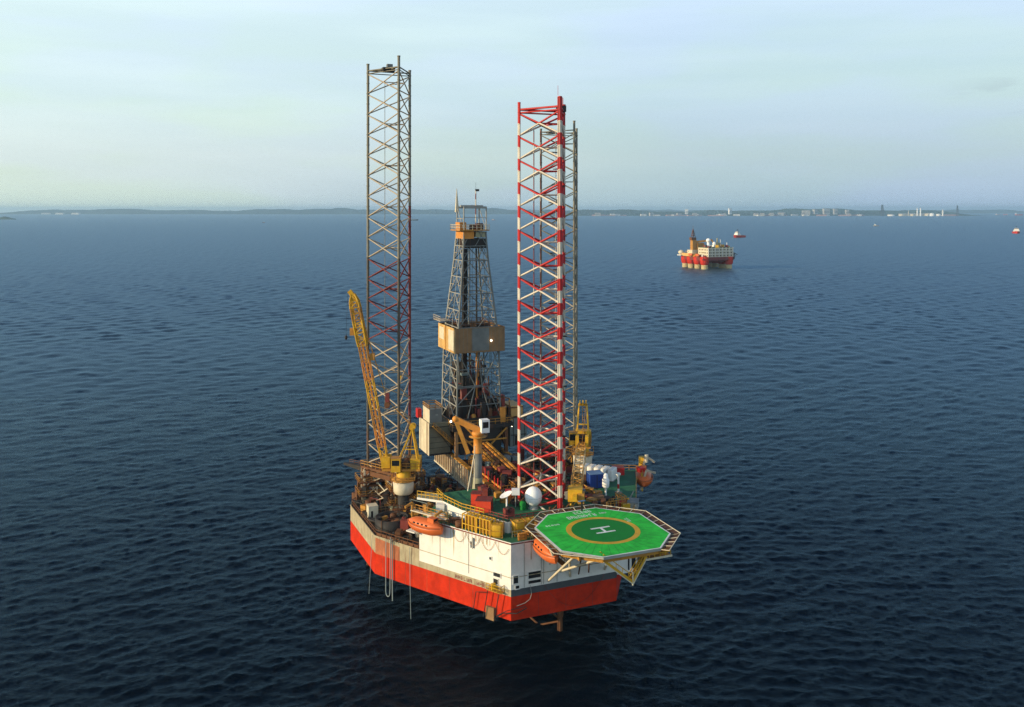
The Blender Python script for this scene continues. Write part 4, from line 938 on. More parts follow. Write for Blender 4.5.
# ------------------------------------------------------------------ lifeboats
def lifeboat(x, y, z, rz, label, L=8.2, B=3.0, tilt=0.0):
    o = on_rig('lifeboat', x, y, z, rz); o.rotation_euler[1] = tilt; tag(o, label, 'lifeboat', 'orange enclosed lifeboats')
    def sec(t, lo):
        u = abs(2 * t - 1); w = B / 2 * (1 - u ** 3.2 * .80); zt = .30 + .35 * u ** 2; pts = []
        if lo:
            zb = -1.25 + .75 * u ** 3
            for k in range(13): a = math.pi + math.pi * k / 12; pts.append((L * (t - .5), w * math.cos(a), zt + (zt - zb) * math.sin(a) * (.9 + .1 * abs(math.sin(a)))))
        else:
            zc = 1.5 - .95 * u ** 4
            for k in range(13): a = math.pi * k / 12; pts.append((L * (t - .5) * .97, w * .93 * math.cos(a), zt + .03 + max(.05, zc - zt) * abs(math.sin(a)) ** .8))
        return pts
    T = [i / 16 for i in range(17)]
    mb('lifeboat orange').loft([sec(t, True) for t in T]).build('hull', o)
    mb('lifeboat orange').loft([sec(t, False) for t in T]).build('canopy', o)
    m = mb('lifeboat fender orange')
    for t0, t1 in zip(T, T[1:]):
        for i in (0, 12): a, b = Vector(sec(t0, True)[i]), Vector(sec(t1, True)[i]); m.bar(a, b, .09, 5)
    m.bar(sec(0, True)[0], sec(0, True)[12], .09, 5); m.bar(sec(1, True)[0], sec(1, True)[12], .09, 5); m.build('fender_strip', o)
    m = mb('glass')
    for t in (.3, .42, .54, .66):
        for sgn in (-1, 1): m.cbox((L * (t - .5), sgn * B * .44, .85), (.45, .12, .26))
    m.build('porthole', o)
    m = mb('lifeboat orange').cbox((L * .22, 0, 1.65), (1.5, 1.3, .8)); m.use('glass').cbox((L * .22 + .76, 0, 1.75), (.04, 1.0, .4)); m.build('conning_hood', o)
    return o
side = math.atan2(-28.5, 17.0)
lifeboat(*flare(18.2, 1.9), 18.9, side, 'orange enclosed lifeboat hung at the white wall below the yellow railing')
lifeboat(-6.3, -12.4, 18.2, R(-90), 'orange lifeboat hung over the bow wall under the helideck edge', L=9.4, tilt=R(2))
lifeboat(29.9, 15.0, 18.7, R(60), 'red-orange lifeboat in white davits at the far starboard deck edge', L=8.6, B=4.0)
# davits belong to the rig
m = mb('white'); m.prism([flare(23.6, 1.3), flare(21.5, 1.3), flare(21.5, .0), flare(23.6, .0)][::-1], 16.75, 16.95)
m.use('ochre'); m.beam((*flare(23.0, .2), 16.9), (*flare(23.0, .2), 21.9), .3, .4).beam((*flare(23.0, .2), 21.9), (*flare(23.0, 2.2), 21.6), .3, .4).beam((*flare(15.6, .2), 21.9), (*flare(15.6, 2.2), 21.5), .3, .4)
m.use('ochre').rail([flare(23.3, .1), flare(14.5, .1)], 20.6, 1.1, 1.0, .08); m.use('cream').beam((*flare(23.3, .0), 20.5), (*flare(14.5, .0), 20.5), .9, .18); m.build('lifeboat_davit', rig)
m = mb('rust brown').beam((-6.3, -8, 19.6), (-6.3, -17, 20.2), .3, .3).bar((-4.6, -10.4, 16.6), (-4.8, -16.6, 19.7), .1); m.use('ochre').beam((-4.6, -10.4, 17.0), (-4.6, -17, 17.0), 1.0, .12).rail([(-4.2, -10.6), (-4.2, -17)], 17.1, 1, 1.1, .06); m.build('lifeboat_davit', rig)
dv = MB(); P0 = Vector((29.6, 12.6)); dd = Vector((.5, .866)); nn = Vector((.866, -.5))
def dp(t, o, z): p = P0 + dd * t + nn * o; return (p.x, p.y, z)
dv.use('leg cream').beam(dp(-.6, -1.6, 17.0), dp(-.6, -.4, 21.2), .4, .4).beam(dp(-.6, -.4, 21.2), dp(-.6, 1.6, 20.8), .35, .4).beam(dp(6.6, -1.6, 17.0), dp(6.6, -.4, 22.4), .4, .4).beam(dp(6.6, -.4, 22.4), dp(6.6, 1.6, 21.0), .35, .4)
dv.use('yellow')
for t_ in (-.6, 2.2, 5.0, 7.8): dv.beam(dp(t_, -1.3, 16.8), dp(t_, -1.3, 20.6), .28, .28)
dv.beam(dp(-.6, -1.3, 16.9), dp(7.8, -1.3, 16.9), .3, .3).beam(dp(-.6, -1.3, 18.2), dp(7.8, -1.3, 18.2), .2, .2)
dv.use('ochre').beam(dp(-1, -1.8, 19.4), dp(9, -1.8, 19.4), 1.2, .2).rail([dp(-1, -1.2, 19.5)[:2], dp(9, -1.2, 19.5)[:2]], 19.5, 1.1, 1.1, .07); dv.use('yellow').cbox(dp(7.5, -1.2, 20.8), (1.4, 1.4, 2.2), R(60)); dv.use('cream').bar(dp(6.6, -.2, 21.0), dp(6.6, -.2, 22.6), .4, 10); dv.use('red').cbox(dp(2.5, -1.5, 20.3), (1.2, 1.6, 1.4)); dv.build('lifeboat_davit', rig)

# ------------------------------------------------------------------ things that stand on the decks
def deck_thing(name, x, y, z, rz, label, cat, parts, group=None):
    o = on_rig(name, x, y, z, rz); tag(o, label, cat, group)
    for nm, m in parts: m.build(nm, o)
    return o
m = mb('white clean').sphere((0, 0, 2.25), 1.62, 24, 1.12); b_ = mb('pale steel').lathe([(1.0, 0), (.7, .5), (.7, .9), (.01, .9)], n=12)
s_ = mb('pale steel')
for i in range(40):
    a, b = 2 * math.pi * i / 40, 2 * math.pi * (i + 1) / 40; s_.bar((1.625 * math.cos(a), 1.625 * math.sin(a), 2.2), (1.625 * math.cos(b), 1.625 * math.sin(b), 2.2), .02, 4)
deck_thing('radome', -3.4, -1.5 + .4, Z_TOP, 0, 'big white egg-shaped radome on the green roof by the red leg', 'radome', [('dome', m), ('base', b_), ('joint', s_)])
# dish: shallow bowl on a post, tipped up
d_ = MB().use('white clean'); prof = [(k * .82, z * .9) for k, z in ((.01, 0), (.7, .07), (1.2, .22), (1.5, .38), (1.46, .40), (1.15, .26), (.6, .10), (.01, .04))]
d_.xf = Matrix.Translation((0, 0, 3.0)) @ Matrix.Rotation(R(-24), 4, 'Y') @ Matrix.Rotation(R(-4), 4, 'X'); d_.lathe(prof, n=24); d_.bar((0, 0, 0), (0, 0, 1.0), .05, 5); d_.xf = None
p_ = mb('white clean').bar((0, 0, 0), (0, 0, 2.9), .17, 8).lathe([(.5, 0), (.5, .3), (.01, .3)], n=10)
deck_thing('satellite_dish', -8.8, -1.2, Z_TOP, 0, 'white satellite dish on a post left of the white radome', 'satellite dish', [('dish', d_), ('post', p_)])
m = mb('signal red').box(-1.4, 1.4, -1.3, 1.3, 0, 2.1)
for k in range(7): m.use('oxide red').box(-1.44, 1.44, -1.2 + k * .38, -1.1 + k * .38, .1, 2.0)
l_ = mb('oxide red').box(-1.5, 1.5, -1.4, 1.4, 2.1, 2.2)
deck_thing('container', -12.2, 1.4, Z_TOP + .0, R(-30), 'bright red ribbed container at the roof edge beside the dish', 'container', [('box', m), ('lid', l_)])
m = mb('signal red').box(-.9, .9, -.9, .9, 0, 2.4); l_ = mb('oxide red').box(-1, 1, -1, 1, 2.4, 2.5)
deck_thing('equipment_box', -12.6, 4.5, Z_TOP, R(-30), 'small bright red box standing behind the red container', 'box', [('box', m), ('lid', l_)])
m = mb('oxide red').cbox((0, 0, .7), (1.8, 1.2, 1.4)); k_ = mb('dark steel').bar((0, -.6, 1.2), (0, .6, 1.2), .5, 10)
deck_thing('winch', -9.2, -3.2, Z_TOP, 0, 'dark red winch on the green roof in front of the dish', 'winch', [('frame', m), ('drum', k_)])
m = mb('pale steel').bar((0, 0, 0), (0, 0, 2.6), .1, 6); w_ = mb('white clean').cbox((0, 0, 2.9), (1.5, 1.2, 1.0)); q_ = mb('red').cbox((-1.4, 0, 2.8), (1.1, 1.0, .9))
deck_thing('beacon_post', -6.2, 0.8, Z_TOP, R(-22), 'post carrying a white box and a red box between dish and radome', 'beacon', [('post', m), ('white_box', w_), ('red_box', q_)])
m = mb('heli dark green').lathe([(.6, 0), (.6, 1.2), (.4, 1.5), (.01, 1.5)], n=12); n_ = mb('dark steel').bar((0, 0, 1.4), (.6, 0, 2.0), .14)
deck_thing('ventilator', -5.4, -.8, Z_TOP, 0, 'small green mushroom ventilator beside the radome base', 'ventilator', [('body', m), ('pipe', n_)])
# tall open racks of yellow pipework over the side
def rack(t, label, L):
    x, y = flare(t, -.75); o = on_rig('bottle_rack', x, y, Z_ROOF - 1.5, side); tag(o, label, 'rack', 'yellow racks at the roof edge')
    m = mb('yellow')
    for i in range(5):
        xx = -L / 2 + L * i / 4
        for yy in (-.75, .75): m.beam((xx, yy, 0), (xx, yy, 4.3), .16, .16)
        m.beam((xx, -.75, 4.3), (xx, .75, 4.3), .14, .14)
    for z in (.1, 1.4, 2.6, 4.3):
        for yy in (-.75, .75): m.beam((-L / 2, yy, z), (L / 2, yy, z), .15, .15)
    m.build('frame', o); m = MB()
    for i in range(7): m.use('ochre' if i % 2 else 'yellow').bar((-L / 2 + .4 + (L - .8) * i / 6, 0, 1.5), (-L / 2 + .4 + (L - .8) * i / 6, 0, 4.0), .16, 8); m.use('rust brown').bar((-L / 2 + .4 + (L - .8) * i / 6, .1, .2), (-L / 2 + .4 + (L - .8) * i / 6, .1, 1.2), .25, 8)
    m.build('bottle', o)
rack(9.4, 'yellow bottle rack at the roof edge, the one beside the lifeboat end', 3.05)
rack(6.1, 'yellow bottle rack at the roof edge, next to the square yellow tank', 3.05)
def tank(x, y, label, rz=0.0):
    o = on_rig('tote_tank', x, y, Z_ROOF, rz); tag(o, label, 'tank', 'bright yellow tote tanks')
    m = MB().use('yellow'); s = 1.05
    m.loft([[(math.copysign(abs(math.cos(a)) ** .45, math.cos(a)) * s * k, math.copysign(abs(math.sin(a)) ** .45, math.sin(a)) * s * k, z) for a in [2 * math.pi * i / 20 for i in range(20)]] for k, z in ((.85, .15), (1, .35), (1, 2.1), (.85, 2.3))])
    m.build('shell', o); m = mb('ochre')
    for a, b in ((-1, -1), (1, -1), (1, 1), (-1, 1)): m.beam((a * 1.05, b * 1.05, 0), (a * 1.05, b * 1.05, 2.35), .1, .1)
    for z in (.1, 1.2, 2.35): m.path([(-1.06, -1.06, z), (1.06, -1.06, z), (1.06, 1.06, z), (-1.06, 1.06, z), (-1.06, -1.06, z)], .05, 4)
    m.build('cage', o); m = mb('ochre').lathe([(.3, 2.3), (.3, 2.45), (.01, 2.45)], n=10); m.build('cap', o)
tank(-12.7, -6.4, 'yellow tote tank at the lit roof edge nearest the racks', R(-31))
tank(-8.9, -6.9, 'yellow tote tank of the close pair by the helideck, the one farther from its net')
tank(-6.6, -6.6, 'yellow tote tank of the close pair by the helideck, the one touching its net')
# starboard deck
for i in range(5):
    o = on_rig('storage_tank', 17.6 + i * 1.02, 18.9 - i * 1.2, Z_ROOF, R(-50)); tag(o, 'tall white rounded tank in the row behind the blue container', 'tank', 'row of white tanks on the starboard deck')
    m = MB().use('white'); m.loft([[(math.copysign(abs(math.cos(a)) ** .3, math.cos(a)) * .62 * k, math.copysign(abs(math.sin(a)) ** .3, math.sin(a)) * 1.5 * k, z) for a in [2 * math.pi * j / 20 for j in range(20)]] for k, z in ((.97, .2), (1, .3), (1, 2.3), (.93, 2.5), (.5, 2.55))]); m.build('shell', o)
    m = mb('grey steel').box(-.7, .7, -1.3, 1.3, 0, .2); m.build('skid', o)
m = mb('blue').box(-1.5, 1.5, -1.3, 1.3, .1, 2.9); 
for k in range(6): m.box(-1.45 + k * .55, -1.3 + k * .55, -1.36, 1.36, .2, 2.8)
l_ = mb('pale blue').box(-1.55, 1.55, -1.4, 1.4, 2.9, 3.0); h_ = mb('dark steel').box(-.05, .05, -1.42, -1.36, .3, 2.7).box(.4, .6, -1.42, -1.36, 1.3, 1.5)
deck_thing('container', 16.2, 11.6, Z_ROOF, R(-8), 'blue cargo container with pale top on the green starboard deck', 'container', [('box', m), ('lid', l_), ('door_bar', h_)])
m = mb('white clean').lathe([(.45, 1.5), (.72, 1.8), (.72, 3.2), (.5, 3.5), (.5, 4.0), (.3, 4.4), (.01, 4.5)], n=14); p_ = mb('white clean').bar((0, 0, 0), (0, 0, 1.6), .2, 8)
deck_thing('antenna', 15.6, 5.8, Z_ROOF, 0, 'white bulbous antenna on a thin stem in front of the blue container', 'antenna', [('cover', m), ('stem', p_)])
m = MB()
for i in range(4): m.use('red' if i == 1 else 'white').bar((0, 0, i * .95), (0, 0, i * .95 + .95), .22, 8)
m.use('white').cbox((0, 0, 3.9), (.7, .7, .4)); b_ = mb('grey steel').cbox((0, 0, .15), (1.2, 1.2, .3))
deck_thing('davit_post', 18.6, 6.0, Z_ROOF, 0, 'white and red post standing on the green starboard deck', 'post', [('post', m), ('base', b_)])
m = mb('pale steel').bar((0, 0, .2), (.6, -.5, 1.9), .12).bar((.2, .6, .1), (.6, -.5, 1.9), .07); b_ = mb('white').lathe([(.6, 0), (.6, .25), (.2, .5), (.01, .5)], n=12)
deck_thing('foam_monitor', 18.6, 1.4, Z_ROOF, 0, 'small white monitor nozzle on the green deck right of the antenna', 'nozzle', [('base', b_), ('nozzle', m)])
m = mb('red').box(-1.2, 1.2, -.9, .9, 0, 1.5); l_ = mb('oxide red').box(-1.25, 1.25, -.95, .95, 1.5, 1.62)
deck_thing('skip', 25.0, 17.4, Z_ROOF, R(-20), 'dark red box at the far end of the starboard deck', 'skip', [('box', m), ('lid', l_)])
m = mb('timber').box(-1.7, 1.7, -.8, .8, .2, 2.0)
for k in range(6): m.use('tan dull').box(-1.75, 1.75, -.86, .86, .3 + k * .3, .36 + k * .3)
b_ = mb('timber').box(-1.7, -1.4, -.8, .8, 0, .2).box(1.4, 1.7, -.8, .8, 0, .2)
deck_thing('crate', 10.6, 1.2, Z_ROOF, R(-8), 'brown timber crate beside the boom rest behind the helideck', 'crate', [('crate', m), ('skid', b_)])
m = mb('red').bar((-1.2, 0, .8), (.6, .6, .8), .7, 10); k_ = mb('yellow').box(-1, 1.3, -1.4, -.5, 0, 1.2).bar((1.3, -.9, .6), (1.3, .8, 1.4), .25); q_ = mb('orange steel').cbox((1.4, .5, .6), (1, 1.4, 1.2))
deck_thing('pump_skid', 15.2, -2.2, Z_ROOF, 0, 'red and yellow pump skid behind the helideck edge', 'pump', [('motor', m), ('frame', k_), ('gearbox', q_)])
m = mb('pale steel').box(-1.5, 1.5, -1.0, 1.0, 0, 1.3); l_ = mb('grey steel').box(-1.55, 1.55, -1.05, 1.05, 1.3, 1.4)
deck_thing('storage_box', 17.0, -2.6, Z_ROOF, R(55), 'pale grey flat storage box at the starboard deck corner', 'box', [('box', m), ('lid', l_)])
m = mb('grey steel').lathe([(.01, 0), (1.0, 0), (1.0, 1.8), (.6, 2.2), (.01, 2.3)], n=14); b_ = mb('grey teal').cbox((2.2, .4, .9), (1.8, 1.8, 1.8))
deck_thing('mud_tank', 2.2, 26.0, 21.6, 0, 'grey-blue mud tank on the pipe deck left of the red leg', 'tank', [('shell', m), ('hopper', b_)])
for i in range(3):
    o = on_rig('drum', -21.2 + i * .95, 14.6 - i * .1, Z_DECK, 0); tag(o, 'cream oil drum standing on the low deck by the white wall end', 'drum', 'drums by the white wall end')
    mb('cream').lathe([(.42, 0), (.42, 1.2), (.38, 1.22), (.01, 1.22)], n=12).build('shell', o); mb('rust brown').lathe([(.44, .4), (.44, .46), (.01, .46)], n=12).build('hoop', o)
# hoses and lines hanging over the side
def hang(name, pts, r, mat, label, cat):
    o = on_rig(name, 0, 0, 0); m = mb(mat).path(pts, r, 6); m.build('line', o)
    o2 = o; tag(o2, label, cat); return o
def single(name, m, label, cat, group=None):
    o = m.build(name); o.matrix_world = RIG_M; return tag(o, label, cat, group)
tA = 29.8
lp = [(*flare(tA, .35), 13.6), (*flare(tA, .4), 4.0)] + [(*flare(tA - .55 + .55 * math.cos(a), .4), 3.6 - .9 * math.sin(a)) for a in np.linspace(0, math.pi, 9)] + [(*flare(tA - 1.15, .4), 4.4), (*flare(tA - 1.2, .35), 14.2)]
single('hose', mb('rope').path(lp, .09, 6), 'pale hose hanging in a loop over the lit hull side', 'hose')
single('hose', mb('rope').path([(*flare(28.2, .3), 14.0), (*flare(28.1, .35), 8), (*flare(28.0, .4), 2.2)], .11, 6), 'straight pale hose hanging beside the looped hose', 'hose')
single('mooring_rope', mb('rope').path([(*flare(23.6, .3), 13.4), (*flare(23.5, .3), 6.0), (*flare(23.3, .3), -.5)], .06, 5), 'thin rope hanging from the hull side down into the water', 'rope')
single('chain', mb('pale steel').path([(-8.2, -10.6, 11.7), (-8.0, -10.7, 10.2), (-8.3, -10.7, 9.4), (-9.3, -10.8, 8.9), (-10.8, -10.7, 8.6)], .05, 5), 'slack chain draped from the bow window to the corner', 'chain')
ln = [(-5.6 + 12 * u, -10.6, 11.4 - 4.6 * (1 - (2 * u - 1) ** 2)) for u in np.linspace(0, 1, 17)]
single('mooring_rope', mb('oxide red').path(ln, .035, 4), 'thin rope sagging in an arc across the dark red bow', 'rope')
single('hose', mb('rope').path([(*flare(33.6, .3), 13.5), (*flare(33.8, .5), 8), (*flare(34.2, .6), 2)], .05, 5), 'thin dark hose hanging at the far hull corner', 'hose')

# ------------------------------------------------------------------ far things
def px(x, y, z=0.0):      # where the line of sight through a picture point meets height z
    Y = FPX * (CAM_Z - z) / (y - 210.0); return Vector(((x - 512) / FPX * Y, Y, z))
# accommodation platform on columns
pl = empty('floating_platform', px(703.5, 269.5), R(21)); tag(pl, 'red and white semi-submersible platform on columns far behind the rig', 'platform')
m = mb('oxide red')
m.box(0, 46, 0, 54, 11.0, 15.6).box(-1, 47, -1, 5, 12.2, 13.2); m.build('deck_box', pl)
for x, y in ((4.5, 4.5), (41.5, 4.5), (4.5, 20), (41.5, 20), (4.5, 36), (41.5, 36), (4.5, 50), (41.5, 50)):
    m = MB(); m.use('rust run').lathe([(4.3, -2), (4.5, 5.5), (.01, 5.5)], (x, y, 0), 20); m.use('hull red').lathe([(4.5, 5.5), (5.6, 7.5), (5.9, 11.0), (5.6, 15.9), (.01, 15.9)], (x, y, 0), 20); m.build('column', pl)
m = mb('cream').box(7.5, 45.5, .5, 24, 15.7, 27.6); m.use('deck green').box(7.3, 45.7, .3, 24.2, 27.6, 27.9); 
m.use('white')
for k in range(8): m.box(7.3 + k * 5.4, 7.9 + k * 5.4, -.2, .5, 15.7, 28)
for z in (19.4, 23.2): m.box(7.3, 45.7, -.6, .5, z, z + .45)
m.build('accommodation_block', pl)
m = mb('glass')
for z in (16.7, 20.4, 24.2):
    for k in range(13): m.box(9 + k * 2.75, 10.6 + k * 2.75, .38, .5, z, z + 1.6)
    for k in range(6): m.box(7.38, 7.5, 2 + k * 3.6, 3.4 + k * 3.6, z, z + 1.4)
m.build('window_row', pl)
m = mb('tan').box(-2, 16, 26, 52, 15.7, 19.5); m.use('cream').box(1, 14, 28, 40, 19.5, 24); m.use('olive').box(18, 42, 26, 50, 15.7, 22); m.build('aft_house', pl)
rp = random.Random(4); m = MB()
for i in range(70):
    m.use(rp.choice(['tan', 'ochre', 'dark steel', 'rust brown', 'yellow', 'white', 'oxide red'])); x, y = rp.choice(((rp.uniform(0, 6.5), rp.uniform(1, 54)), (rp.uniform(8, 45), rp.uniform(25, 52)), (rp.uniform(8, 45), rp.uniform(2, 23))))
    z = 15.6 if y > 24 or x < 7 else 27.8; m.cbox((x, y, z + 1), (rp.uniform(1, 4), rp.uniform(1, 4), rp.uniform(1.5, 5)), rp.uniform(0, 1))
for i in range(24): m.use(rp.choice(['ochre', 'yellow', 'rust brown'])).bar((rp.uniform(0, 46), rp.uniform(0, 52), 16), (rp.uniform(0, 46), rp.uniform(0, 52), 22), .3, 5)
m.build('deck_gear', pl)
m = mb('ochre').box(3, 9, 30, 36, 16, 37); m.use('rust brown').box(1.5, 8.5, 30, 36, 37, 40.5); m.use('rust brown')
for a, b in ((3.4, 30.6), (7.4, 30.6), (7.4, 35), (3.4, 35)): m.bar((a, b, 41), (5.4, 33, 52), .4)
for z in (43, 46, 49): m.cbox((5.4, 33, z), (4.2 * (54 - z) / 15 + .8, 4.2 * (54 - z) / 15 + .8, .6))
m.bar((5.4, 33, 51), (5.4, 33, 56), .25); m.build('crane_tower', pl)
m = mb('ochre').beam((6, 32, 34), (30, 26, 37), 2.0, 2.4).beam((30, 26, 37), (34, 24, 28), 1.4, 1.6).box(10, 20, 29, 36, 24, 33); m.build('crane_boom', pl)
m = mb('white clean').lathe([(1.8, 28.6), (1.8, 35), (.01, 35)], (14, 10, 0), 12).sphere((14, 10, 37), 3.0, 14).sphere((21, 7, 33), 2.4, 14).box(18, 26, 4, 12, 28.9, 31); m.build('radome', pl)
m = mb('olive').bar((29, 12, 28), (29, 12, 40), .9).box(27, 32, 9, 15, 28.9, 34); m.use('white').bar((40, 6, 28.6), (40, 6, 34), .5).bar((36, 15, 28.6), (36, 15, 38), .4); m.build('mast', pl)
m = mb('grey steel').box(47, 52, 2, 16, 16, 17).beam((46, 3, 22), (54, 3, 18), 1, 1); m.use('dark steel').box(46, 50, 3, 9, 13, 20); m.build('side_platform', pl)
m = mb('cream').sphere((-1, 52, 20), 4.0, 14, .8); m.use('white').box(-5, 3, 47, 56, 16, 17); m.build('helideck_end', pl)
for x, y in ((-1.5, 12), (-1.5, 28)): m = mb('lifeboat orange'); m.loft([[(x + 1.9 * k * math.cos(a), y + t, 18 + 1.9 * k * math.sin(a)) for a in [2 * math.pi * i / 12 for i in range(12)]] for t, k in ((-4, .3), (-3, .9), (0, 1), (3, .9), (4, .3))]); m.build('lifeboat', pl)

def ship(name, x, y, rz, L, B, label, cat, hullmat, dark=None, kind='tug', group=None):
    o = empty(name, px(x, y), rz); tag(o, label, cat, group); h = L * .13
    def pr(z, k):
        q = [(-.5, .42), (-.3, .5), (.2, .5), (.4, .3), (.5, .02)]
        return [(L * a, B * b * k, z) for a, b in q] + [(L * a, -B * b * k, z) for a, b in q[::-1]]
    mb(hullmat).loft([pr(-1, .86), pr(h * .5, .98), [(a + (L * .02 if a > 0 else 0), b, c + (h * .35 if a > L * .35 else 0)) for a, b, c in pr(h, 1)]], False).build('hull', o)
    if kind == 'tug':
        m = mb('white').box(L * -.02, L * .32, -B * .4, B * .4, h, h + L * .11).box(L * .05, L * .28, -B * .33, B * .33, h + L * .11, h + L * .20).box(L * .1, L * .24, -B * .28, B * .28, h + L * .20, h + L * .27); m.use('glass').box(L * .095, L * .245, -B * .285, B * .285, h + L * .215, h + L * .25); m.build('wheelhouse', o)
        m = mb('dark steel').bar((L * .14, 0, h + L * .27), (L * .14, 0, h + L * .45), L * .012).box(L * .12, L * .16, -B * .2, B * .2, h + L * .36, h + L * .38); m.build('mast', o)
        m = mb('ochre').box(-L * .45, -L * .05, -B * .3, B * .3, h, h + .6).bar((-L * .1, 0, h), (-L * .1, 0, h + L * .1), L * .03); m.build('aft_deck', o)
    else:
        m = mb('white').box(-L * .45, -L * .30, -B * .42, B * .42, h, h + L * .16); m.use('glass').box(-L * .30, -L * .298, -B * .4, B * .4, h + L * .12, h + L * .145); m.build('bridge', o)
        m = mb(dark or 'olive')
        for k in range(4): m.box(-L * .24 + k * L * .15, -L * .12 + k * L * .15, -B * .38, B * .38, h, h + L * .03)
        m.build('hatch', o); m = mb('dark steel').bar((L * .1, 0, h), (L * .1, 0, h + L * .13), L * .006).bar((-L * .38, 0, h + L * .16), (-L * .38, 0, h + L * .24), L * .008); m.build('mast', o)
    return o
ship('supply_vessel', 739, 237.5, R(215), 42, 15, 'red-hulled vessel with white wheelhouse beyond the platform', 'ship', 'hull red')
ship('supply_vessel', 1016, 233.4, R(250), 44, 20, 'red and white vessel at the right edge, seen end on', 'ship', 'hull red')
ship('motor_boat', 876, 226.2, R(175), 26, 8, 'small pale boat under way before the right shore', 'boat', 'grey steel')
ship('fishing_boat', 263.5, 222.8, R(20), 17, 9, 'tiny reddish boat alone on the left water', 'boat', 'oxide red')
ship('barge', 414, 220.6, R(3), 60, 14, 'low dark barge right of the tallest leg near the horizon', 'barge', 'dark steel', kind='cargo')
ship('fishing_boat', 493.5, 220.2, R(160), 26, 10, 'tiny reddish boat to the right of the derrick top', 'boat', 'oxide red')
for x, y, rz, L, hm, lb in ((998, 215.0, 10, 70, 'shore pink', 'pale pink ship small on the right horizon'), (1005.5, 214.9, 170, 60, 'hull red', 'small red ship on the right horizon between two pale ones'), (1019, 215.4, 5, 110, 'hull red', 'red and white ship at the right end of the horizon'),
                            (963, 215.2, 0, 60, 'white', 'pale ship just right of the last refinery tower')):
    ship('cargo_ship', x, y, R(rz), L, 18, lb, 'ship', hm, kind='cargo', group='ships on the right horizon')
# land along the horizon: a bumpy strip with real depth, wooded
def land(name, x0, x1, Y0, depth, prof, seed, kind='structure', n=420, tree=9.0):
    g = np.random.default_rng(seed); xs = np.linspace(x0, x1, n); rows = 14; vs = []; fs = []
    ph = g.uniform(0, 6.28, 12)
    for j in range(rows):
        t = j / (rows - 1)
        for i, x in enumerate(xs):
            e = min(1, min(x - x0, x1 - x) / (abs(x1 - x0) * .04) + .02)
            hgt = prof(x) * (1 + .22 * math.sin(x / 610 + ph[0] + 2 * t) + .16 * math.sin(x / 233 + ph[1] + 3 * t) + .12 * math.sin(x / 97 + ph[2]))
            z = hgt * math.sin(min(1, t * 1.35) * math.pi / 2) ** 1.3 * e + (tree * g.random() * (0.3 + t) * e if t > 0.02 else 0)
            wob = 120 * math.sin(x / 900 + ph[3]) + 50 * math.sin(x / 260 + ph[4])
            vs.append((x, Y0 + wob + depth * t, z - .3 if t > 0 else -1.0))
    for j in range(rows - 1):
        for i in range(n - 1): a = j * n + i; fs.append((a, a + 1, a + n + 1, a + n))
    m = mb('forest'); m._add(vs, fs); o = m.build(name); return tag(o, kind=kind)
# the strip on the left lies farther off than the built-up shore on the right
land('wooded_coast', -9800, 700, 15600, 2600, lambda x: 62 + 14 * math.exp(-((x + 3150) / 900) ** 2) + 18 * math.exp(-((x + 1500) / 1500) ** 2), 3, n=900, tree=14)
land('wooded_coast', 250, 6350, 11600, 1500, lambda x: 58 + 5 * math.exp(-((x - 4300) / 700) ** 2), 5, n=640, tree=12)
land('wooded_coast', -6000, 13500, 21500, 1500, lambda x: 58, 9, n=500, tree=10)
isl = land('islet', -4240, -4020, 7150, 60, lambda x: 15 * math.exp(-((x + 4130) / 60) ** 2) + 3, 13, n=60, tree=3)
# buildings on the shore: each one its own, grouped by what they look like from here
rb = random.Random(21)
def far_building(xp, yb, w, d, h, mat, roof, label, name='shore_building', group='buildings along the far shore', cat='building', Y=None, z=0):
    Y = Y or 11450; X = (xp - 512) / FPX * Y; o = empty(name, (X, Y, z), rb.uniform(-.3, .3)); tag(o, label, cat, group)
    m = mb(mat).box(-w / 2, w / 2, -d / 2, d / 2, -1, h); mb(roof)._add([(-w / 2 - 1, -d / 2 - 1, h), (w / 2 + 1, -d / 2 - 1, h), (w / 2 + 1, d / 2 + 1, h), (-w / 2 - 1, d / 2 + 1, h), (-w / 2, 0, h + d * .12), (w / 2, 0, h + d * .12)], [(0, 1, 5, 4), (2, 3, 4, 5), (0, 4, 3), (1, 2, 5), (3, 2, 1, 0)]).build('roof', o)
    m.use('glass')
    for k in range(max(2, int(w / 12))): m.box(-w / 2 + 3 + k * 12, -w / 2 + 8 + k * 12, -d / 2 - .3, -d / 2, h * .35, h * .7)
    m.build('wall', o); return o
def ztop(yp, Y): return CAM_Z + (210 - yp) * Y / FPX
white_l = 'low white building among the trees on the right shore'; pink_l = 'long low pinkish shed on the right shore'; grey_l = 'grey block of the town on the right shore'
for i in range(46):
    xp = rb.choice((rb.uniform(590, 700), rb.uniform(690, 860), rb.uniform(720, 850))); Y = rb.uniform(11250, 11520); z = max(0, (Y - 11500) * .04)
    k = rb.random()
    if k < .42: far_building(xp, 0, rb.uniform(30, 90), 40, rb.uniform(10, 26), 'white', 'concrete', white_l, group='white buildings on the right shore', Y=Y, z=z)
    elif k < .68: far_building(xp, 0, rb.uniform(90, 220), 40, rb.uniform(7, 14), 'shore pink', 'shore pink', pink_l, group='pinkish sheds on the right shore', Y=Y, z=z)
    else: far_building(xp, 0, rb.uniform(30, 80), 40, rb.uniform(18, 48), 'concrete', 'grey steel', grey_l, group='grey blocks on the right shore', Y=Y, z=z)
for xp, w, h in ((815, 50, 84), (826, 80, 94), (835, 50, 90), (806, 100, 70), (847, 36, 78)): far_building(xp, 0, w, 50, h, 'concrete', 'grey steel', 'tall grey block in the cluster standing above the right shore', 'tower_block', 'tower blocks on the right shore', Y=11900)
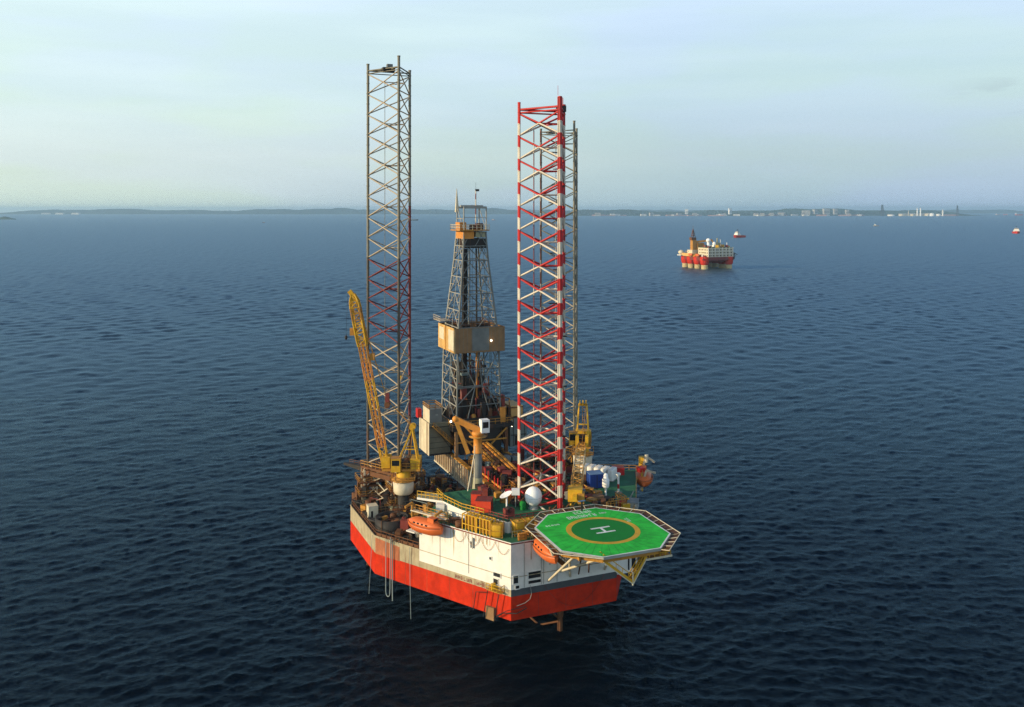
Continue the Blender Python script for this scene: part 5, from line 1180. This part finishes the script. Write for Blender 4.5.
for xp in (686.5, 730): far_building(xp, 0, 36, 30, 88 if xp < 700 else 96, 'white clean', 'concrete', 'single white tower block above the trees, ' + ('nearer the platform' if xp < 700 else 'right of the platform tower'), 'tower_block', None, Y=11800)
for xp in (60, 76, 46): far_building(xp, 0, 140, 60, 22, 'white', 'concrete', 'faint white building on the far left shore', 'shore_building', 'faint buildings on the left shore', Y=15450)
# refinery: stacks, flare towers and tanks
def stack(xp, y1, r, mat, label, Y=11300, lattice_=False):
    X = (xp - 512) / FPX * Y; o = empty('chimney', (X, Y, 0)); tag(o, label, 'chimney'); z = ztop(y1, Y)
    m = MB().use(mat)
    if lattice_:
        for a, b in ((-1, -1), (1, -1), (1, 1), (-1, 1)): m.bar((a * r, b * r, 0), (a * r * .35, b * r * .35, z), r * .22)
        for k in range(8): q = k / 8; m.cbox((0, 0, z * q + 2), (2 * r * (1 - .65 * q), 2 * r * (1 - .65 * q), 2))
        m.build('lattice', o)
    else: m.lathe([(r, -1), (r * .8, z), (.01, z)], n=12); m.build('shaft', o); mb('grey steel').lathe([(r * .95, z * .9), (r * .95, z * .92), (.01, z * .92)], n=12).build('gallery', o)
stack(917.3, 207.8, 9, 'white clean', 'left one of a pair of white refinery chimneys'); stack(920.6, 207.8, 9, 'white clean', 'right one of a pair of white refinery chimneys')
stack(942.8, 209.8, 11, 'white', 'single white refinery column right of the round tank'); stack(908.5, 210.5, 5, 'cream', 'thin cream column left of the paired chimneys')
stack(882.3, 204.8, 16, 'dark steel', 'dark lattice tower left of the refinery', lattice_=True); stack(957.4, 205.4, 11, 'dark steel', 'dark lattice flare tower at the end of the refinery', lattice_=True)
def tank_far(xp, r, h, mat, label, Y=11150, sphere=False):
    X = (xp - 512) / FPX * Y; o = empty('refinery_tank', (X, Y, 0)); tag(o, label, 'tank', 'refinery tanks on the shore')
    if sphere: mb(mat).sphere((0, 0, h), r, 16).build('shell', o)
    else: mb(mat).lathe([(r, -1), (r, h), (r * .5, h + r * .12), (.01, h + r * .15)], n=20).build('shell', o)
    m = mb('grey steel')
    for k in range(6): m.bar((r * .8 * math.cos(k), r * .8 * math.sin(k), 0), (r * .8 * math.cos(k), r * .8 * math.sin(k), h * .9), 1.5, 5)
    m.build('stair', o)
tank_far(932, 30, 32, 'white clean', 'bright white round refinery tank nearest the water'); tank_far(901.5, 34, 22, 'cream', 'cream refinery tank left of the paired chimneys')
tank_far(891, 44, 16, 'white', 'low wide white refinery tank'); tank_far(912.5, 26, 24, 'cream', 'small cream tank at the foot of the paired chimneys'); tank_far(928, 40, 30, 'cream', 'cream tank behind the bright white one', Y=11400); tank_far(938.5, 30, 24, 'white', 'white tank at the foot of the single column', Y=11350)
far_building(915, 0, 420, 50, 26, 'cream', 'concrete', 'long pale refinery hall behind the chimneys', 'refinery_hall', None, Y=11500); far_building(950, 0, 200, 40, 14, 'shore pink', 'shore pink', 'low pinkish shed at the end of the refinery', 'refinery_hall', None, Y=11450)
